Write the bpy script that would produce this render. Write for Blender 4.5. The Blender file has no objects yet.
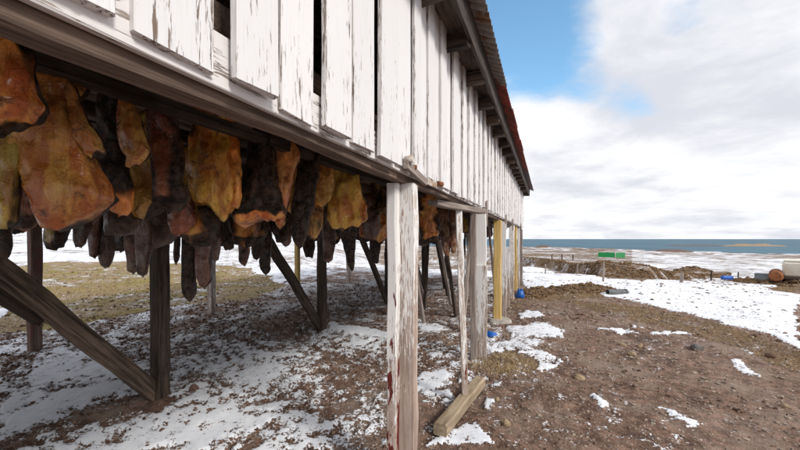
import bpy, bmesh, math, random
import numpy as np
from mathutils import Vector, Matrix

random.seed(7)
rng = np.random.default_rng(11)
SC = bpy.context.scene
COL = SC.collection

# ------------------------------------------------------------------ camera
TH = math.radians(22.3)          # camera heading, left of the shed's long axis (+Y)
FPX = 355.6                      # focal length in pixels of the 800 px wide photograph
EYE = 1.6
cam_d = bpy.data.cameras.new('camera')
cam = bpy.data.objects.new('camera', cam_d)
COL.objects.link(cam)
cam_d.lens = 16.0
cam_d.sensor_width = 36.0
cam_d.sensor_fit = 'HORIZONTAL'
cam_d.shift_y = 14 / 800.0
cam_d.clip_start = 0.05
cam_d.clip_end = 90000
cam.location = (0, 0, EYE)
cam.rotation_euler = (math.radians(90), 0, TH)
SC.camera = cam
SC.render.resolution_x = 1024
SC.render.resolution_y = 576

# ------------------------------------------------------------------ world
SUN_EL = math.radians(36)
SUN_DIR = Vector((0.90, -0.42, 0)).normalized()      # horizontal direction towards the sun
SUN_AZ = math.atan2(SUN_DIR.x, SUN_DIR.y)
W = bpy.data.worlds.new('World')
SC.world = W
W.use_nodes = True
nt = W.node_tree
nt.nodes.clear()


def N(tree, t, **kw):
    n = tree.nodes.new(t)
    for k, v in kw.items():
        setattr(n, k, v)
    return n


def setin(tree, sock, v):
    if isinstance(v, bpy.types.NodeSocket):
        tree.links.new(v, sock)
    else:
        sock.default_value = v


def math_n(tree, op, a, b=None, c=None, clamp=False):
    n = N(tree, 'ShaderNodeMath', operation=op, use_clamp=clamp)
    setin(tree, n.inputs[0], a)
    if b is not None:
        setin(tree, n.inputs[1], b)
    if c is not None:
        setin(tree, n.inputs[2], c)
    return n.outputs[0]


def mixc(tree, f, a, b, blend='MIX'):
    n = N(tree, 'ShaderNodeMix', data_type='RGBA', blend_type=blend)
    setin(tree, n.inputs[0], f)
    setin(tree, n.inputs[6], a if isinstance(a, bpy.types.NodeSocket) else (*a, 1))
    setin(tree, n.inputs[7], b if isinstance(b, bpy.types.NodeSocket) else (*b, 1))
    return n.outputs[2]


def mapr(tree, v, a, b, c=0.0, d=1.0, smooth=True):
    n = N(tree, 'ShaderNodeMapRange', interpolation_type='SMOOTHSTEP' if smooth else 'LINEAR')
    setin(tree, n.inputs[0], v)
    for i, q in enumerate((a, b, c, d)):
        setin(tree, n.inputs[1 + i], q)
    return n.outputs[0]


def noise(tree, vec, scale, detail=4, rough=0.55, dist=0.0):
    n = N(tree, 'ShaderNodeTexNoise')
    if vec is not None:
        tree.links.new(vec, n.inputs['Vector'])
    n.inputs['Scale'].default_value = scale
    n.inputs['Detail'].default_value = detail
    n.inputs['Roughness'].default_value = rough
    n.inputs['Distortion'].default_value = dist
    return n.outputs[0]


def pix_dir(px, py):
    a = (px - 400) / FPX
    return Vector((a * math.cos(TH) - math.sin(TH), a * math.sin(TH) + math.cos(TH), (239 - py) / FPX))


out = N(nt, 'ShaderNodeOutputWorld')
bg = N(nt, 'ShaderNodeBackground')
bg.inputs[1].default_value = 0.10
sky = N(nt, 'ShaderNodeTexSky', sky_type='NISHITA')
sky.sun_disc = False
sky.sun_elevation = SUN_EL
sky.sun_rotation = SUN_AZ
sky.air_density = 1.0
sky.dust_density = 0.3
sky.ozone_density = 2.0
tc = N(nt, 'ShaderNodeTexCoord')
sep = N(nt, 'ShaderNodeSeparateXYZ')
nt.links.new(tc.outputs['Generated'], sep.inputs[0])
zz = math_n(nt, 'ADD', math_n(nt, 'MAXIMUM', sep.outputs[2], 0.0), 0.16)
comb = N(nt, 'ShaderNodeCombineXYZ')
nt.links.new(math_n(nt, 'DIVIDE', sep.outputs[0], zz), comb.inputs[0])
nt.links.new(math_n(nt, 'DIVIDE', sep.outputs[1], zz), comb.inputs[1])
comb.inputs[2].default_value = 3.7
n1 = noise(nt, comb.outputs[0], 0.80, 10, 0.60, 0.15)
n2 = noise(nt, comb.outputs[0], 1.6, 8, 0.6, 0.2)
n3 = noise(nt, comb.outputs[0], 0.35, 3, 0.5, 0.0)


def hole(px, py, width):
    d = pix_dir(px, py).normalized()
    vm = N(nt, 'ShaderNodeVectorMath', operation='DOT_PRODUCT')
    nrm = N(nt, 'ShaderNodeVectorMath', operation='NORMALIZE')
    nt.links.new(tc.outputs['Generated'], nrm.inputs[0])
    nt.links.new(nrm.outputs[0], vm.inputs[0])
    vm.inputs[1].default_value = d
    return mapr(nt, vm.outputs['Value'], math.cos(math.radians(width)), 1.0)


h1 = hole(516, 45, 14)
h2 = hole(685, 8, 4)
h3 = hole(610, 112, 7)
gaps = math_n(nt, 'ADD', math_n(nt, 'MULTIPLY', h1, 0.37),
              math_n(nt, 'ADD', math_n(nt, 'MULTIPLY', h2, 0.15), math_n(nt, 'MULTIPLY', h3, 0.17)))
cl = math_n(nt, 'SUBTRACT', math_n(nt, 'ADD', n1, 0.19), gaps)
haze_h = mapr(nt, sep.outputs[2], 0.02, 0.35, 0.22, 0.0)
cl = math_n(nt, 'ADD', cl, haze_h)
mask = mapr(nt, cl, 0.37, 0.58)
shade = mapr(nt, math_n(nt, 'ADD', math_n(nt, 'MULTIPLY', n2, 0.6), math_n(nt, 'MULTIPLY', n3, 0.4)), 0.36, 0.58)
ccol = mixc(nt, shade, (5.6, 5.75, 6.3), (7.9, 7.95, 8.1))
skyb = mixc(nt, 1.0, sky.outputs[0], (1.65, 2.05, 1.95), 'MULTIPLY')
skyc = mixc(nt, mask, skyb, ccol)
nt.links.new(skyc, bg.inputs[0])
nt.links.new(bg.outputs[0], out.inputs[0])

# ------------------------------------------------------------------ sun
sd = bpy.data.lights.new('sun', 'SUN')
sd.energy = 2.3
sd.angle = math.radians(14)
sd.color = (1.0, 0.95, 0.87)
sun = bpy.data.objects.new('sun', sd)
COL.objects.link(sun)
to_sun = Vector((SUN_DIR.x * math.cos(SUN_EL), SUN_DIR.y * math.cos(SUN_EL), math.sin(SUN_EL)))
sun.rotation_euler = to_sun.to_track_quat('Z', 'Y').to_euler()
sun.location = to_sun * 60

SC.view_settings.view_transform = 'Standard'
SC.view_settings.look = 'None'
SC.view_settings.exposure = 0.40
SC.view_settings.gamma = 1.0
SC.view_settings.use_curve_mapping = False


# ------------------------------------------------------------------ numeric noise
_T = np.random.default_rng(5).random(65536)


def vnoise(x, y, z=0.0):
    x = np.asarray(x, float); y = np.asarray(y, float); z = np.asarray(z, float) + 0 * x
    xi = np.floor(x).astype(np.int64); yi = np.floor(y).astype(np.int64); zi = np.floor(z).astype(np.int64)
    xf = x - xi; yf = y - yi; zf = z - zi
    u = xf * xf * (3 - 2 * xf); v = yf * yf * (3 - 2 * yf); w = zf * zf * (3 - 2 * zf)

    def h(a, b, c):
        return _T[((a * 73856093) ^ (b * 19349663) ^ (c * 83492791)) & 65535]
    r = 0
    for dz, wz in ((0, 1 - w), (1, w)):
        r = r + wz * ((h(xi, yi, zi + dz) * (1 - u) + h(xi + 1, yi, zi + dz) * u) * (1 - v)
                      + (h(xi, yi + 1, zi + dz) * (1 - u) + h(xi + 1, yi + 1, zi + dz) * u) * v)
    return r


def fbm(x, y, z=0.0, oct=4, g=0.5):
    s = 0; a = 1; t = 0
    for i in range(oct):
        s = s + a * vnoise(np.asarray(x) * 2 ** i + 17.3 * i, np.asarray(y) * 2 ** i - 9.1 * i, np.asarray(z) * 2 ** i + 3.3 * i)
        t += a; a *= g
    return s / t


def sstep(a, b, x):
    t = np.clip((np.asarray(x, float) - a) / (b - a), 0, 1)
    return t * t * (3 - 2 * t)


# ------------------------------------------------------------------ terrain
PROF_D = [0, 3, 10, 20, 30, 40, 60, 100, 200, 350, 500, 700, 3000, 6000]
PROF_Z = [0, 0, -.7, -1.45, -2.2, -2.9, -3.6, -4.6, -6.4, -8.2, -10, -12, -25, -30]


def base_height(x, y):
    x = np.asarray(x, float); y = np.asarray(y, float)
    dx = np.maximum(np.maximum(-9 - x, x - 2.0), 0); dy = np.maximum(np.maximum(-4 - y, y - 14.5), 0)
    dr = np.hypot(dx, dy)
    D = np.hypot(x, y) + 1e-6
    phi = np.degrees(np.arctan2(x, y)) + math.degrees(TH)      # degrees right of the view axis
    k = 1 + 0.4 * sstep(20, 48, phi) * sstep(50, 160, D)
    z = np.interp(dr * k, PROF_D, PROF_Z)
    left = sstep(4, -22, phi)                                   # inland, the ground climbs
    zl = np.interp(dr, [0, 6, 20, 60, 200, 1000, 6000], [0, 0, .35, 1.9, 7, 55, 320])
    z = z * (1 - left) + zl * left
    z = z + (fbm(x * .05, y * .05, 0, 3) - .5) * np.interp(dr, [0, 5, 30, 100, 400], [0, .12, .5, 1.2, 2.2])
    return z


def ray_ground(px, py, hf):
    d = pix_dir(px, py)
    t = 0.5
    ts = 0.5 * 1.01 ** np.arange(900)
    X = d.x * ts; Y = d.y * ts; Z = EYE + d.z * ts
    H = hf(X, Y)
    i = np.argmax(Z < H)
    a, b = ts[max(i - 1, 0)], ts[i]
    for _ in range(20):
        m = (a + b) / 2
        if EYE + d.z * m < float(hf(d.x * m, d.y * m)):
            b = m
        else:
            a = m
    return Vector((d.x * b, d.y * b, float(hf(d.x * b, d.y * b)))), b


# turf bank beyond the snow field: foot of the bank follows this line
BANK = [ray_ground(px, py, base_height)[0] for px, py in ((470, 263), (520, 266), (560, 271), (600, 276), (650, 279), (700, 279), (730, 277))]
BANK_H = [1.7, 1.55, 1.15, .8, .6, .3, .08]


def bank(x, y):
    """distance behind the bank's foot line and its height"""
    x = np.asarray(x, float); y = np.asarray(y, float)
    ang = np.arctan2(x, y)
    a = np.array([math.atan2(p.x, p.y) for p in BANK]); r = np.array([math.hypot(p.x, p.y) for p in BANK])
    rr = np.interp(ang, a, r, left=r[0], right=r[-1])
    H = np.interp(ang, a, BANK_H, left=BANK_H[0], right=0)
    H = H * sstep(a[0] - .3, a[0] - .05, ang) * (1 - sstep(a[-1], a[-1] + .05, ang))
    w = (fbm(x * .35, y * .35, 2, 3) - .5) * 3.0
    return np.hypot(x, y) - rr + w, H


MOUNDS = [(ray_ground(px, py, base_height)[0], rad, h) for px, py, rad, h in
          ((541, 294, .45, .17), (565, 292, .40, .12), (582, 291, .50, .19), (600, 291, .40, .10), (529, 296, .4, .14),
           (787, 287, 2.2, .45), (770, 284, 1.8, .35), (693, 273, 1.6, .8), (510, 362, .28, .07), (640, 292, .5, .05), (662, 296, .6, .07))]


def height(x, y):
    x = np.asarray(x, float); y = np.asarray(y, float)
    z = base_height(x, y)
    b, H = bank(x, y)
    z = z + H * sstep(0, 4.5, b) * (1 - .75 * sstep(9, 30, b))
    for p, rad, h in MOUNDS:
        q = np.exp(-((x - p.x) ** 2 + (y - p.y) ** 2) / (rad * rad))
        z = z + h * q * (0.6 + .8 * fbm(x * 3, y * 3, 5, 3))
    return z


def gpix(px, py):
    return ray_ground(px, py, height)[0]


def gpoly(pts):
    return np.array([[*gpix(*p)[:2]] for p in pts])


def inpoly(P, x, y):
    r = np.zeros(x.shape, bool)
    n = len(P)
    for i in range(n):
        x0, y0 = P[i]; x1, y1 = P[(i + 1) % n]
        if y0 == y1:
            continue
        c = ((y0 > y) != (y1 > y)) & (x < (x1 - x0) * (y - y0) / (y1 - y0) + x0)
        r ^= c
    return r


SNOW = [  # (coverage, outline seen in the photograph)
    (.57, [(0, 352), (60, 345), (122, 332), (200, 335), (262, 340), (300, 362), (335, 385), (310, 450), (0, 450)]),
    (.46, [(200, 330), (300, 318), (388, 330), (388, 450), (300, 450), (335, 385), (300, 362)]),
    (.95, [(0, 398), (40, 393), (100, 390), (125, 393), (95, 404), (60, 412), (25, 430), (0, 432)]),
    (.86, [(40, 358), (75, 348), (100, 352), (118, 385), (60, 388), (35, 380)]),
    (.12, [(0, 440), (50, 424), (100, 408), (140, 400), (170, 402), (165, 410), (120, 415), (60, 430), (20, 450), (0, 450)]),
    (.92, [(20, 450), (60, 436), (110, 422), (165, 412), (190, 405), (215, 395), (250, 420), (200, 450)]),
    (.80, [(175, 390), (215, 380), (240, 410), (200, 440), (175, 430)]),
    (.72, [(215, 345), (255, 348), (290, 372), (265, 385), (215, 368)]),
    (.90, [(330, 323), (388, 331), (388, 338), (330, 329)]),
    (.80, [(335, 345), (372, 340), (372, 345), (350, 348)]),
    (.35, [(417, 290), (480, 290), (500, 330), (480, 380), (420, 450), (388, 450), (388, 300)]),
    (.80, [(417, 318), (440, 322), (452, 330), (425, 332)]),
    (.85, [(420, 372), (450, 369), (452, 380), (430, 388), (418, 388)]),
    (.80, [(424, 390), (446, 388), (448, 398), (426, 402)]),
    (.88, [(432, 450), (448, 434), (470, 420), (482, 425), (500, 450)]),
    (.70, [(484, 398), (496, 404), (498, 416), (484, 412)]),
    (.68, [(484, 385), (497, 380), (494, 388)]),
    (.72, [(506, 327), (535, 321), (562, 330), (566, 338), (535, 338), (508, 338)]),
    (.75, [(486, 346), (505, 350), (520, 347), (545, 352), (560, 362), (545, 370), (518, 362), (500, 358)]),
    (.60, [(490, 346), (520, 336), (540, 342), (520, 352)]),
    (.80, [(517, 310), (540, 312), (545, 316), (517, 318)]),
    (.85, [(600, 327), (622, 328), (640, 333), (618, 333)]),
    (.85, [(632, 325), (646, 328), (634, 329)]),
    (.85, [(648, 331), (685, 332), (688, 335), (652, 334)]),
    (.90, [(722, 358), (735, 359), (748, 368), (760, 376), (744, 374)]),
    (.80, [(740, 345), (752, 350), (748, 356), (738, 350)]),
    (.85, [(653, 409), (672, 417), (702, 433), (690, 432), (668, 421)]),
    (.75, [(590, 398), (602, 400), (598, 412), (588, 414)]),
    (.92, [(524, 262), (545, 268), (600, 278), (650, 281), (720, 279), (800, 282), (800, 350), (772, 336), (735, 325), (700, 316),
           (655, 306), (625, 301), (606, 296), (596, 288), (548, 287), (524, 290)]),
    (.80, [(707, 316), (722, 319), (740, 326), (720, 325)]),
    (.62, [(690, 281), (690, 262), (800, 257), (800, 282)]),
    (.9, [(600, 265), (640, 268), (660, 265), (620, 262)]),
]
SNOWP = [(c, gpoly(p)) for c, p in SNOW]
GRASSP = [gpoly(p) for p in (
    [(0, 334), (0, 268), (60, 262), (160, 262), (250, 268), (290, 285), (240, 300), (150, 310), (60, 330)],)]
DEADP = [gpoly(p) for p in (
    [(600, 303), (650, 308), (700, 319), (740, 330), (800, 354), (800, 375), (740, 350), (690, 335), (640, 322), (600, 312), (560, 300)],
    [(540, 290), (606, 291), (600, 298), (540, 300)],
    [(765, 283), (800, 283), (800, 294), (775, 291)],
    [(490, 352), (515, 350), (528, 362), (510, 374), (490, 368)],
    [(505, 305), (520, 302), (524, 312), (506, 314)],)]


def cover_fields(x, y):
    D = np.hypot(x, y)
    phi = np.degrees(np.arctan2(x, y)) + math.degrees(TH)
    lod = np.clip(np.log(np.maximum(D, 1) / 5) / math.log(4), 0, 3)

    def band(fn):
        r = 0
        for k in range(4):
            w = np.clip(1 - np.abs(lod - k), 0, 1)
            if w.max() > 0:
                r = r + w * fn(4.0 ** k)
        return r
    wx = x + band(lambda q: (fbm(x * 2.6 / q, y * 2.6 / q, 1, 3) - .5) * .32 * q)
    wy = y + band(lambda q: (fbm(x * 2.6 / q, y * 2.6 / q, 9, 3) - .5) * .32 * q)
    c = np.where(x > -1.2, .06, .46)
    # inland snow beyond the grass
    c = np.where((x < -9), .80, c)
    c = np.where((y > 15) & (x < 1), .70, c)
    # far land on the seaward side
    c = np.where((D > 45) & (phi > -5), .34, c)
    c = np.where((D > 45) & (phi > 33), .56, c)
    for cov, P in SNOWP:
        c = np.where(inpoly(P, wx, wy), cov, c)
    gr = np.zeros_like(x)
    for P in GRASSP:
        m = inpoly(P, wx, wy)
        gr = np.where(m, 1.0, gr)
        c = np.where(m, .16, c)
    b, H = bank(x, y)
    on = (b > -.3) & (b < 30) & (H > .1)
    c = np.where(on, .27, c)
    dead = np.zeros_like(x)
    for P in DEADP:
        m = inpoly(P, wx, wy)
        dead = np.where(m, 1.0, dead)
        c = np.where(m, np.minimum(c, .12), c)
    dead = np.where(on, .75, dead)
    dead = np.where((D > 45) & (phi > -8), 1.0, dead)
    for p, rad, h in MOUNDS[:-2]:
        q = np.hypot(x - p.x, y - p.y) < rad * 1.25
        c = np.where(q, .05, c); dead = np.where(q, .8, dead)
    # noise, coarser in the distance
    n = band(lambda q: .26 * fbm(x / (.36 * q), y / (.36 * q), 3, 3) + .54 * fbm(x / (.065 * q), y / (.065 * q), 4, 3) + .20 * fbm(x / (.8 * q), y / (.8 * q), 6, 2))
    n = np.clip((n - .5) * 2.5 + .5, 0, 1)
    return c - n, gr, dead


def new_mesh(name, V, F, smooth=False):
    me = bpy.data.meshes.new(name)
    me.from_pydata([tuple(v) for v in V] if not isinstance(V, np.ndarray) else V.tolist(), [], F if isinstance(F, list) else F.tolist())
    if smooth:
        me.polygons.foreach_set('use_smooth', [True] * len(me.polygons))
    me.update()
    return me


def link(name, me, mat=None, parent=None):
    o = bpy.data.objects.new(name, me)
    COL.objects.link(o)
    if mat and me is not None and not me.materials:
        me.materials.append(mat)
    if parent is not None:
        o.parent = parent
        o.matrix_parent_inverse = Matrix.Translation(parent.location).inverted() if parent.parent is None else parent.matrix_basis.inverted()
    return o


def tag(o, label=None, cat=None, group=None, kind=None):
    if label:
        o['label'] = label
    if cat:
        o['category'] = cat
    if group:
        o['group'] = group
    if kind:
        o['kind'] = kind
    return o


def add_attr(me, name, vals):
    a = me.attributes.new(name, 'FLOAT', 'POINT')
    a.data.foreach_set('value', np.asarray(vals, np.float32))


# ------------------------------------------------------------------ materials
def mat_base(name):
    m = bpy.data.materials.new(name)
    m.use_nodes = True
    t = m.node_tree
    b = t.nodes['Principled BSDF']
    return m, t, b


def obj_vec(t, scale=(1, 1, 1), rnd=True):
    tc = N(t, 'ShaderNodeTexCoord')
    mp = N(t, 'ShaderNodeMapping')
    mp.inputs['Scale'].default_value = scale
    t.links.new(tc.outputs['Object'], mp.inputs[0])
    if not rnd:
        return mp.outputs[0]
    oi = N(t, 'ShaderNodeObjectInfo')
    ad = N(t, 'ShaderNodeVectorMath', operation='ADD')
    t.links.new(mp.outputs[0], ad.inputs[0])
    t.links.new(math_n(t, 'MULTIPLY', oi.outputs['Random'], 57.0), ad.inputs[1])
    return ad.outputs[0]


def bump(t, b, h, strength=.5, dist=.01):
    n = N(t, 'ShaderNodeBump')
    n.inputs['Strength'].default_value = strength
    n.inputs['Distance'].default_value = dist
    t.links.new(h, n.inputs['Height'])
    t.links.new(n.outputs[0], b.inputs['Normal'])
    return n


def wood_mat(name, bare1, bare2, paint=None, cover=.5, grad=0.0, paint2=None, cover2=.5, rough=.8, stain=0.35):
    m, t, b = mat_base(name)
    g = obj_vec(t, (28, 28, 1.6))
    g2 = obj_vec(t, (110, 110, 5))
    p = obj_vec(t, (9, 9, 2.2))
    q = obj_vec(t, (120, 120, 11))
    grain = noise(t, g, 1, 6, .6, .4)
    fine = noise(t, g2, 1, 4, .6, .2)
    big = noise(t, p, 1, 5, .6, .2)
    gr = math_n(t, 'ADD', math_n(t, 'MULTIPLY', grain, .6), math_n(t, 'MULTIPLY', fine, .4))
    col = mixc(t, mapr(t, gr, .38, .62), bare1, bare2)
    col = mixc(t, math_n(t, 'MULTIPLY', mapr(t, big, .35, .7), stain), col, tuple(c * .35 for c in bare1))
    h = gr
    flake = math_n(t, 'ADD', math_n(t, 'MULTIPLY', noise(t, q, 1, 5, .65, .3), .52), math_n(t, 'MULTIPLY', big, .23))
    flake = math_n(t, 'ADD', flake, math_n(t, 'MULTIPLY', grain, .25))
    tcg = N(t, 'ShaderNodeTexCoord')
    sp = N(t, 'ShaderNodeSeparateXYZ')
    t.links.new(tcg.outputs['Generated'], sp.inputs[0])
    if paint:
        f = math_n(t, 'ADD', flake, math_n(t, 'MULTIPLY', math_n(t, 'SUBTRACT', sp.outputs[2], .5), grad))
        th = 1 - cover
        k = .5 + (th - .5) * .42
        pm = mapr(t, f, k - .018, k + .018)
        oi = N(t, 'ShaderNodeObjectInfo')
        tone = mixc(t, oi.outputs['Random'], tuple(c * .93 for c in paint), paint)
        tone = mixc(t, math_n(t, 'MULTIPLY', mapr(t, fine, .55, .75), .25), tone, tuple(c * .6 for c in paint))
        col = mixc(t, pm, col, tone)
        h = math_n(t, 'ADD', math_n(t, 'MULTIPLY', gr, .5), math_n(t, 'MULTIPLY', pm, .35))
    if paint2:
        r = obj_vec(t, (14, 14, 3.1))
        f2 = math_n(t, 'ADD', noise(t, r, 1, 6, .62, .3), math_n(t, 'MULTIPLY', math_n(t, 'SUBTRACT', .5, sp.outputs[2]), grad * 1.2))
        k2 = .5 + (.5 - cover2) * .5
        col = mixc(t, mapr(t, f2, k2, k2 + .03), col, paint2)
    t.links.new(col, b.inputs['Base Color'])
    b.inputs['Roughness'].default_value = rough
    b.inputs['Specular IOR Level'].default_value = .25
    bump(t, b, h, .6, .006)
    return m


M = {}
M['white_siding'] = wood_mat('white_siding', (.20, .15, .12), (.42, .35, .31), (.76, .755, .77), .79, .12, stain=.5)
M['white_edge'] = wood_mat('board_edge', (.20, .155, .13), (.44, .37, .33), (.76, .74, .74), .58)
M['white_rim'] = wood_mat('white_rim', (.20, .155, .13), (.42, .36, .32), (.76, .73, .73), .62)
M['dark_beam'] = wood_mat('dark_beam', (.075, .050, .038), (.235, .165, .128))
M['worn_beam'] = wood_mat('worn_beam', (.06, .04, .03), (.17, .12, .09))
M['old_post'] = wood_mat('old_post', (.020, .014, .010), (.105, .074, .055), stain=.55)
M['brace'] = wood_mat('brace_wood', (.045, .030, .021), (.21, .148, .108), stain=.55)
M['front_post'] = wood_mat('front_post', (.36, .27, .22), (.55, .44, .385), (.80, .78, .77), .38, .22, (.14, .022, .018), .03)
M['front_strip'] = wood_mat('front_strip', (.36, .27, .22), (.55, .44, .385), (.80, .78, .77), .55, .25, (.13, .022, .018), .38)
M['worn_post'] = wood_mat('worn_post', (.33, .25, .20), (.50, .41, .36), (.78, .76, .75), .50, .12, (.16, .035, .025), .12)
M['white_post'] = wood_mat('white_post', (.30, .23, .19), (.46, .38, .33), (.78, .76, .75), .62, .35)
M['yellow_post'] = wood_mat('yellow_post', (.50, .33, .11), (.66, .47, .20), stain=.15)
M['red_post'] = wood_mat('red_post', (.12, .08, .06), (.22, .16, .13), (.17, .06, .05), .42)
M['block'] = wood_mat('block_wood', (.25, .185, .12), (.44, .345, .24), stain=.45)
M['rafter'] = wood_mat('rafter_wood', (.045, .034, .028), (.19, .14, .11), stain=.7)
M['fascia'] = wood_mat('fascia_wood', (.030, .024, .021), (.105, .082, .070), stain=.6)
M['grey_wood'] = wood_mat('grey_wood', (.20, .16, .14), (.38, .32, .29))


def plain(name, c1, c2=None, rough=.7, scale=8, metal=0, bumpv=.2, spec=.4):
    m, t, b = mat_base(name)
    v = obj_vec(t)
    n = noise(t, v, scale, 6, .6)
    col = mixc(t, mapr(t, n, .35, .68), c1, c2 or tuple(c * .7 for c in c1))
    t.links.new(col, b.inputs['Base Color'])
    b.inputs['Roughness'].default_value = rough
    b.inputs['Metallic'].default_value = metal
    b.inputs['Specular IOR Level'].default_value = spec
    if bumpv:
        bump(t, b, n, bumpv, .01)
    return m


def sheet_mat(name, base, rust, k):
    m, t, b = mat_base(name)
    v = obj_vec(t, (1, 1, 1))
    n = noise(t, v, 3.0, 7, .65, .3)
    n2 = noise(t, v, 30, 4, .6)
    col = mixc(t, mapr(t, math_n(t, 'ADD', n, math_n(t, 'MULTIPLY', n2, .25)), k, k + .12), base, rust)
    col = mixc(t, mapr(t, n2, .5, .7), col, mixc(t, .45, col, (.03, .02, .018)))
    t.links.new(col, b.inputs['Base Color'])
    b.inputs['Roughness'].default_value = .6
    bump(t, b, n2, .3, .003)
    return m


M['tin_grey'] = sheet_mat('tin_grey', (.26, .25, .25), (.20, .095, .045), .64)
M['tin_red'] = sheet_mat('tin_red', (.32, .06, .045), (.16, .045, .03), .58)
M['tin_dark'] = sheet_mat('tin_dark', (.10, .085, .08), (.15, .04, .03), .60)
M['rope'] = plain('rope', (.22, .17, .11), rough=.9)
M['rust'] = plain('rust', (.28, .10, .035), (.12, .045, .02), .85, 5)
M['latch_white'] = plain('latch_white', (.62, .60, .57), (.30, .16, .09), .6, 25)
M['blue_plastic'] = plain('blue_plastic', (.015, .11, .42), (.012, .08, .34), .4, 4, bumpv=.1)
M['green_paint'] = plain('green_paint', (.012, .30, .085), (.012, .24, .07), .5, 2, bumpv=0)
M['green_light'] = plain('green_light', (.10, .48, .20), (.06, .40, .15), .5, 2, bumpv=0)
M['off_white'] = plain('off_white', (.72, .69, .60), (.60, .55, .45), .6, 2, bumpv=.1)
M['tank_grey'] = plain('tank_grey', (.30, .33, .34), (.22, .25, .27), .6, 4)
M['dark_steel'] = plain('dark_steel', (.07, .05, .045), (.11, .07, .055), .7, 6)
M['pipe_dark'] = plain('pipe_dark', (.075, .08, .085), (.14, .14, .14), .55, 6)
M['stone_grey'] = plain('stone_grey', (.16, .14, .13), (.085, .075, .07), .9, 14, bumpv=.7)
M['stone_tan'] = plain('stone_tan', (.34, .25, .16), (.20, .14, .09), .9, 14, bumpv=.7)
M['stone_brown'] = plain('stone_brown', (.16, .095, .07), (.09, .055, .04), .9, 14, bumpv=.7)
M['concrete'] = plain('concrete', (.46, .42, .38), (.32, .29, .26), .9, 10, bumpv=.5)


def meat_mat():
    m, t, b = mat_base('cured_meat')
    v = obj_vec(t)
    oi = N(t, 'ShaderNodeObjectInfo')
    n = noise(t, v, 5.5, 6, .6, .5)
    nf = noise(t, v, 26, 6, .65, .3)
    ns = noise(t, obj_vec(t, (22, 22, 4)), 1, 5, .6, .4)
    at = N(t, 'ShaderNodeAttribute', attribute_name='skin')
    flesh = mixc(t, 1.0, oi.outputs['Color'], (1.80, 2.15, 2.2), 'MULTIPLY')
    dark = mixc(t, 1.0, flesh, (.16, .10, .085), 'MULTIPLY')
    deep = mixc(t, 1.0, flesh, (.62, .36, .26), 'MULTIPLY')
    lite = mixc(t, 1.0, flesh, (1.35, 1.30, 1.25), 'MULTIPLY')
    col = mixc(t, mapr(t, ns, .38, .64), deep, flesh)
    col = mixc(t, mapr(t, n, .52, .72), col, lite)
    col = mixc(t, mapr(t, math_n(t, 'ADD', math_n(t, 'MULTIPLY', n, .6), math_n(t, 'MULTIPLY', nf, .4)), .46, .35), col, dark)
    nb = noise(t, v, 13, 5, .6, .8)
    ridge = math_n(t, 'ABSOLUTE', math_n(t, 'SUBTRACT', nb, .5))
    col = mixc(t, math_n(t, 'MULTIPLY', mapr(t, ridge, .012, .0), math_n(t, 'MULTIPLY', mapr(t, n, .5, .62), .4)), col, dark)
    nh = noise(t, v, 2.6, 4, .6, .4)
    hue = mixc(t, mapr(t, nh, .38, .62), (1.0, .80, .74), (.98, 1.10, 1.05))
    col = mixc(t, 1.0, col, hue, 'MULTIPLY')
    pale = math_n(t, 'MULTIPLY', mapr(t, noise(t, v, 60, 4, .7), .60, .72), .55)
    col = mixc(t, pale, col, mixc(t, .5, lite, (.60, .42, .26)))
    skin = mixc(t, mapr(t, nf, .4, .66), (.012, .0075, .005), (.085, .050, .034))
    sk = mapr(t, math_n(t, 'ADD', at.outputs['Fac'], math_n(t, 'MULTIPLY', math_n(t, 'SUBTRACT', n, .5), .9)), .40, .62)
    col = mixc(t, sk, col, skin)
    t.links.new(col, b.inputs['Base Color'])
    t.links.new(mapr(t, nf, .3, .7, .18, .50), b.inputs['Roughness'])
    t.links.new(mapr(t, sk, 0, 1, .55, .22), b.inputs['Specular IOR Level'])
    h = math_n(t, 'ADD', math_n(t, 'MULTIPLY', nf, .5), math_n(t, 'ADD', math_n(t, 'MULTIPLY', ns, .5), math_n(t, 'MULTIPLY', mapr(t, ridge, .0, .05), .10)))
    t.links.new(mapr(t, sk, 0, 1, .45, .05), b.inputs['Coat Weight'])
    b.inputs['Coat Roughness'].default_value = .22
    bump(t, b, h, 1.0, .022)
    return m


M['meat'] = meat_mat()


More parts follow.
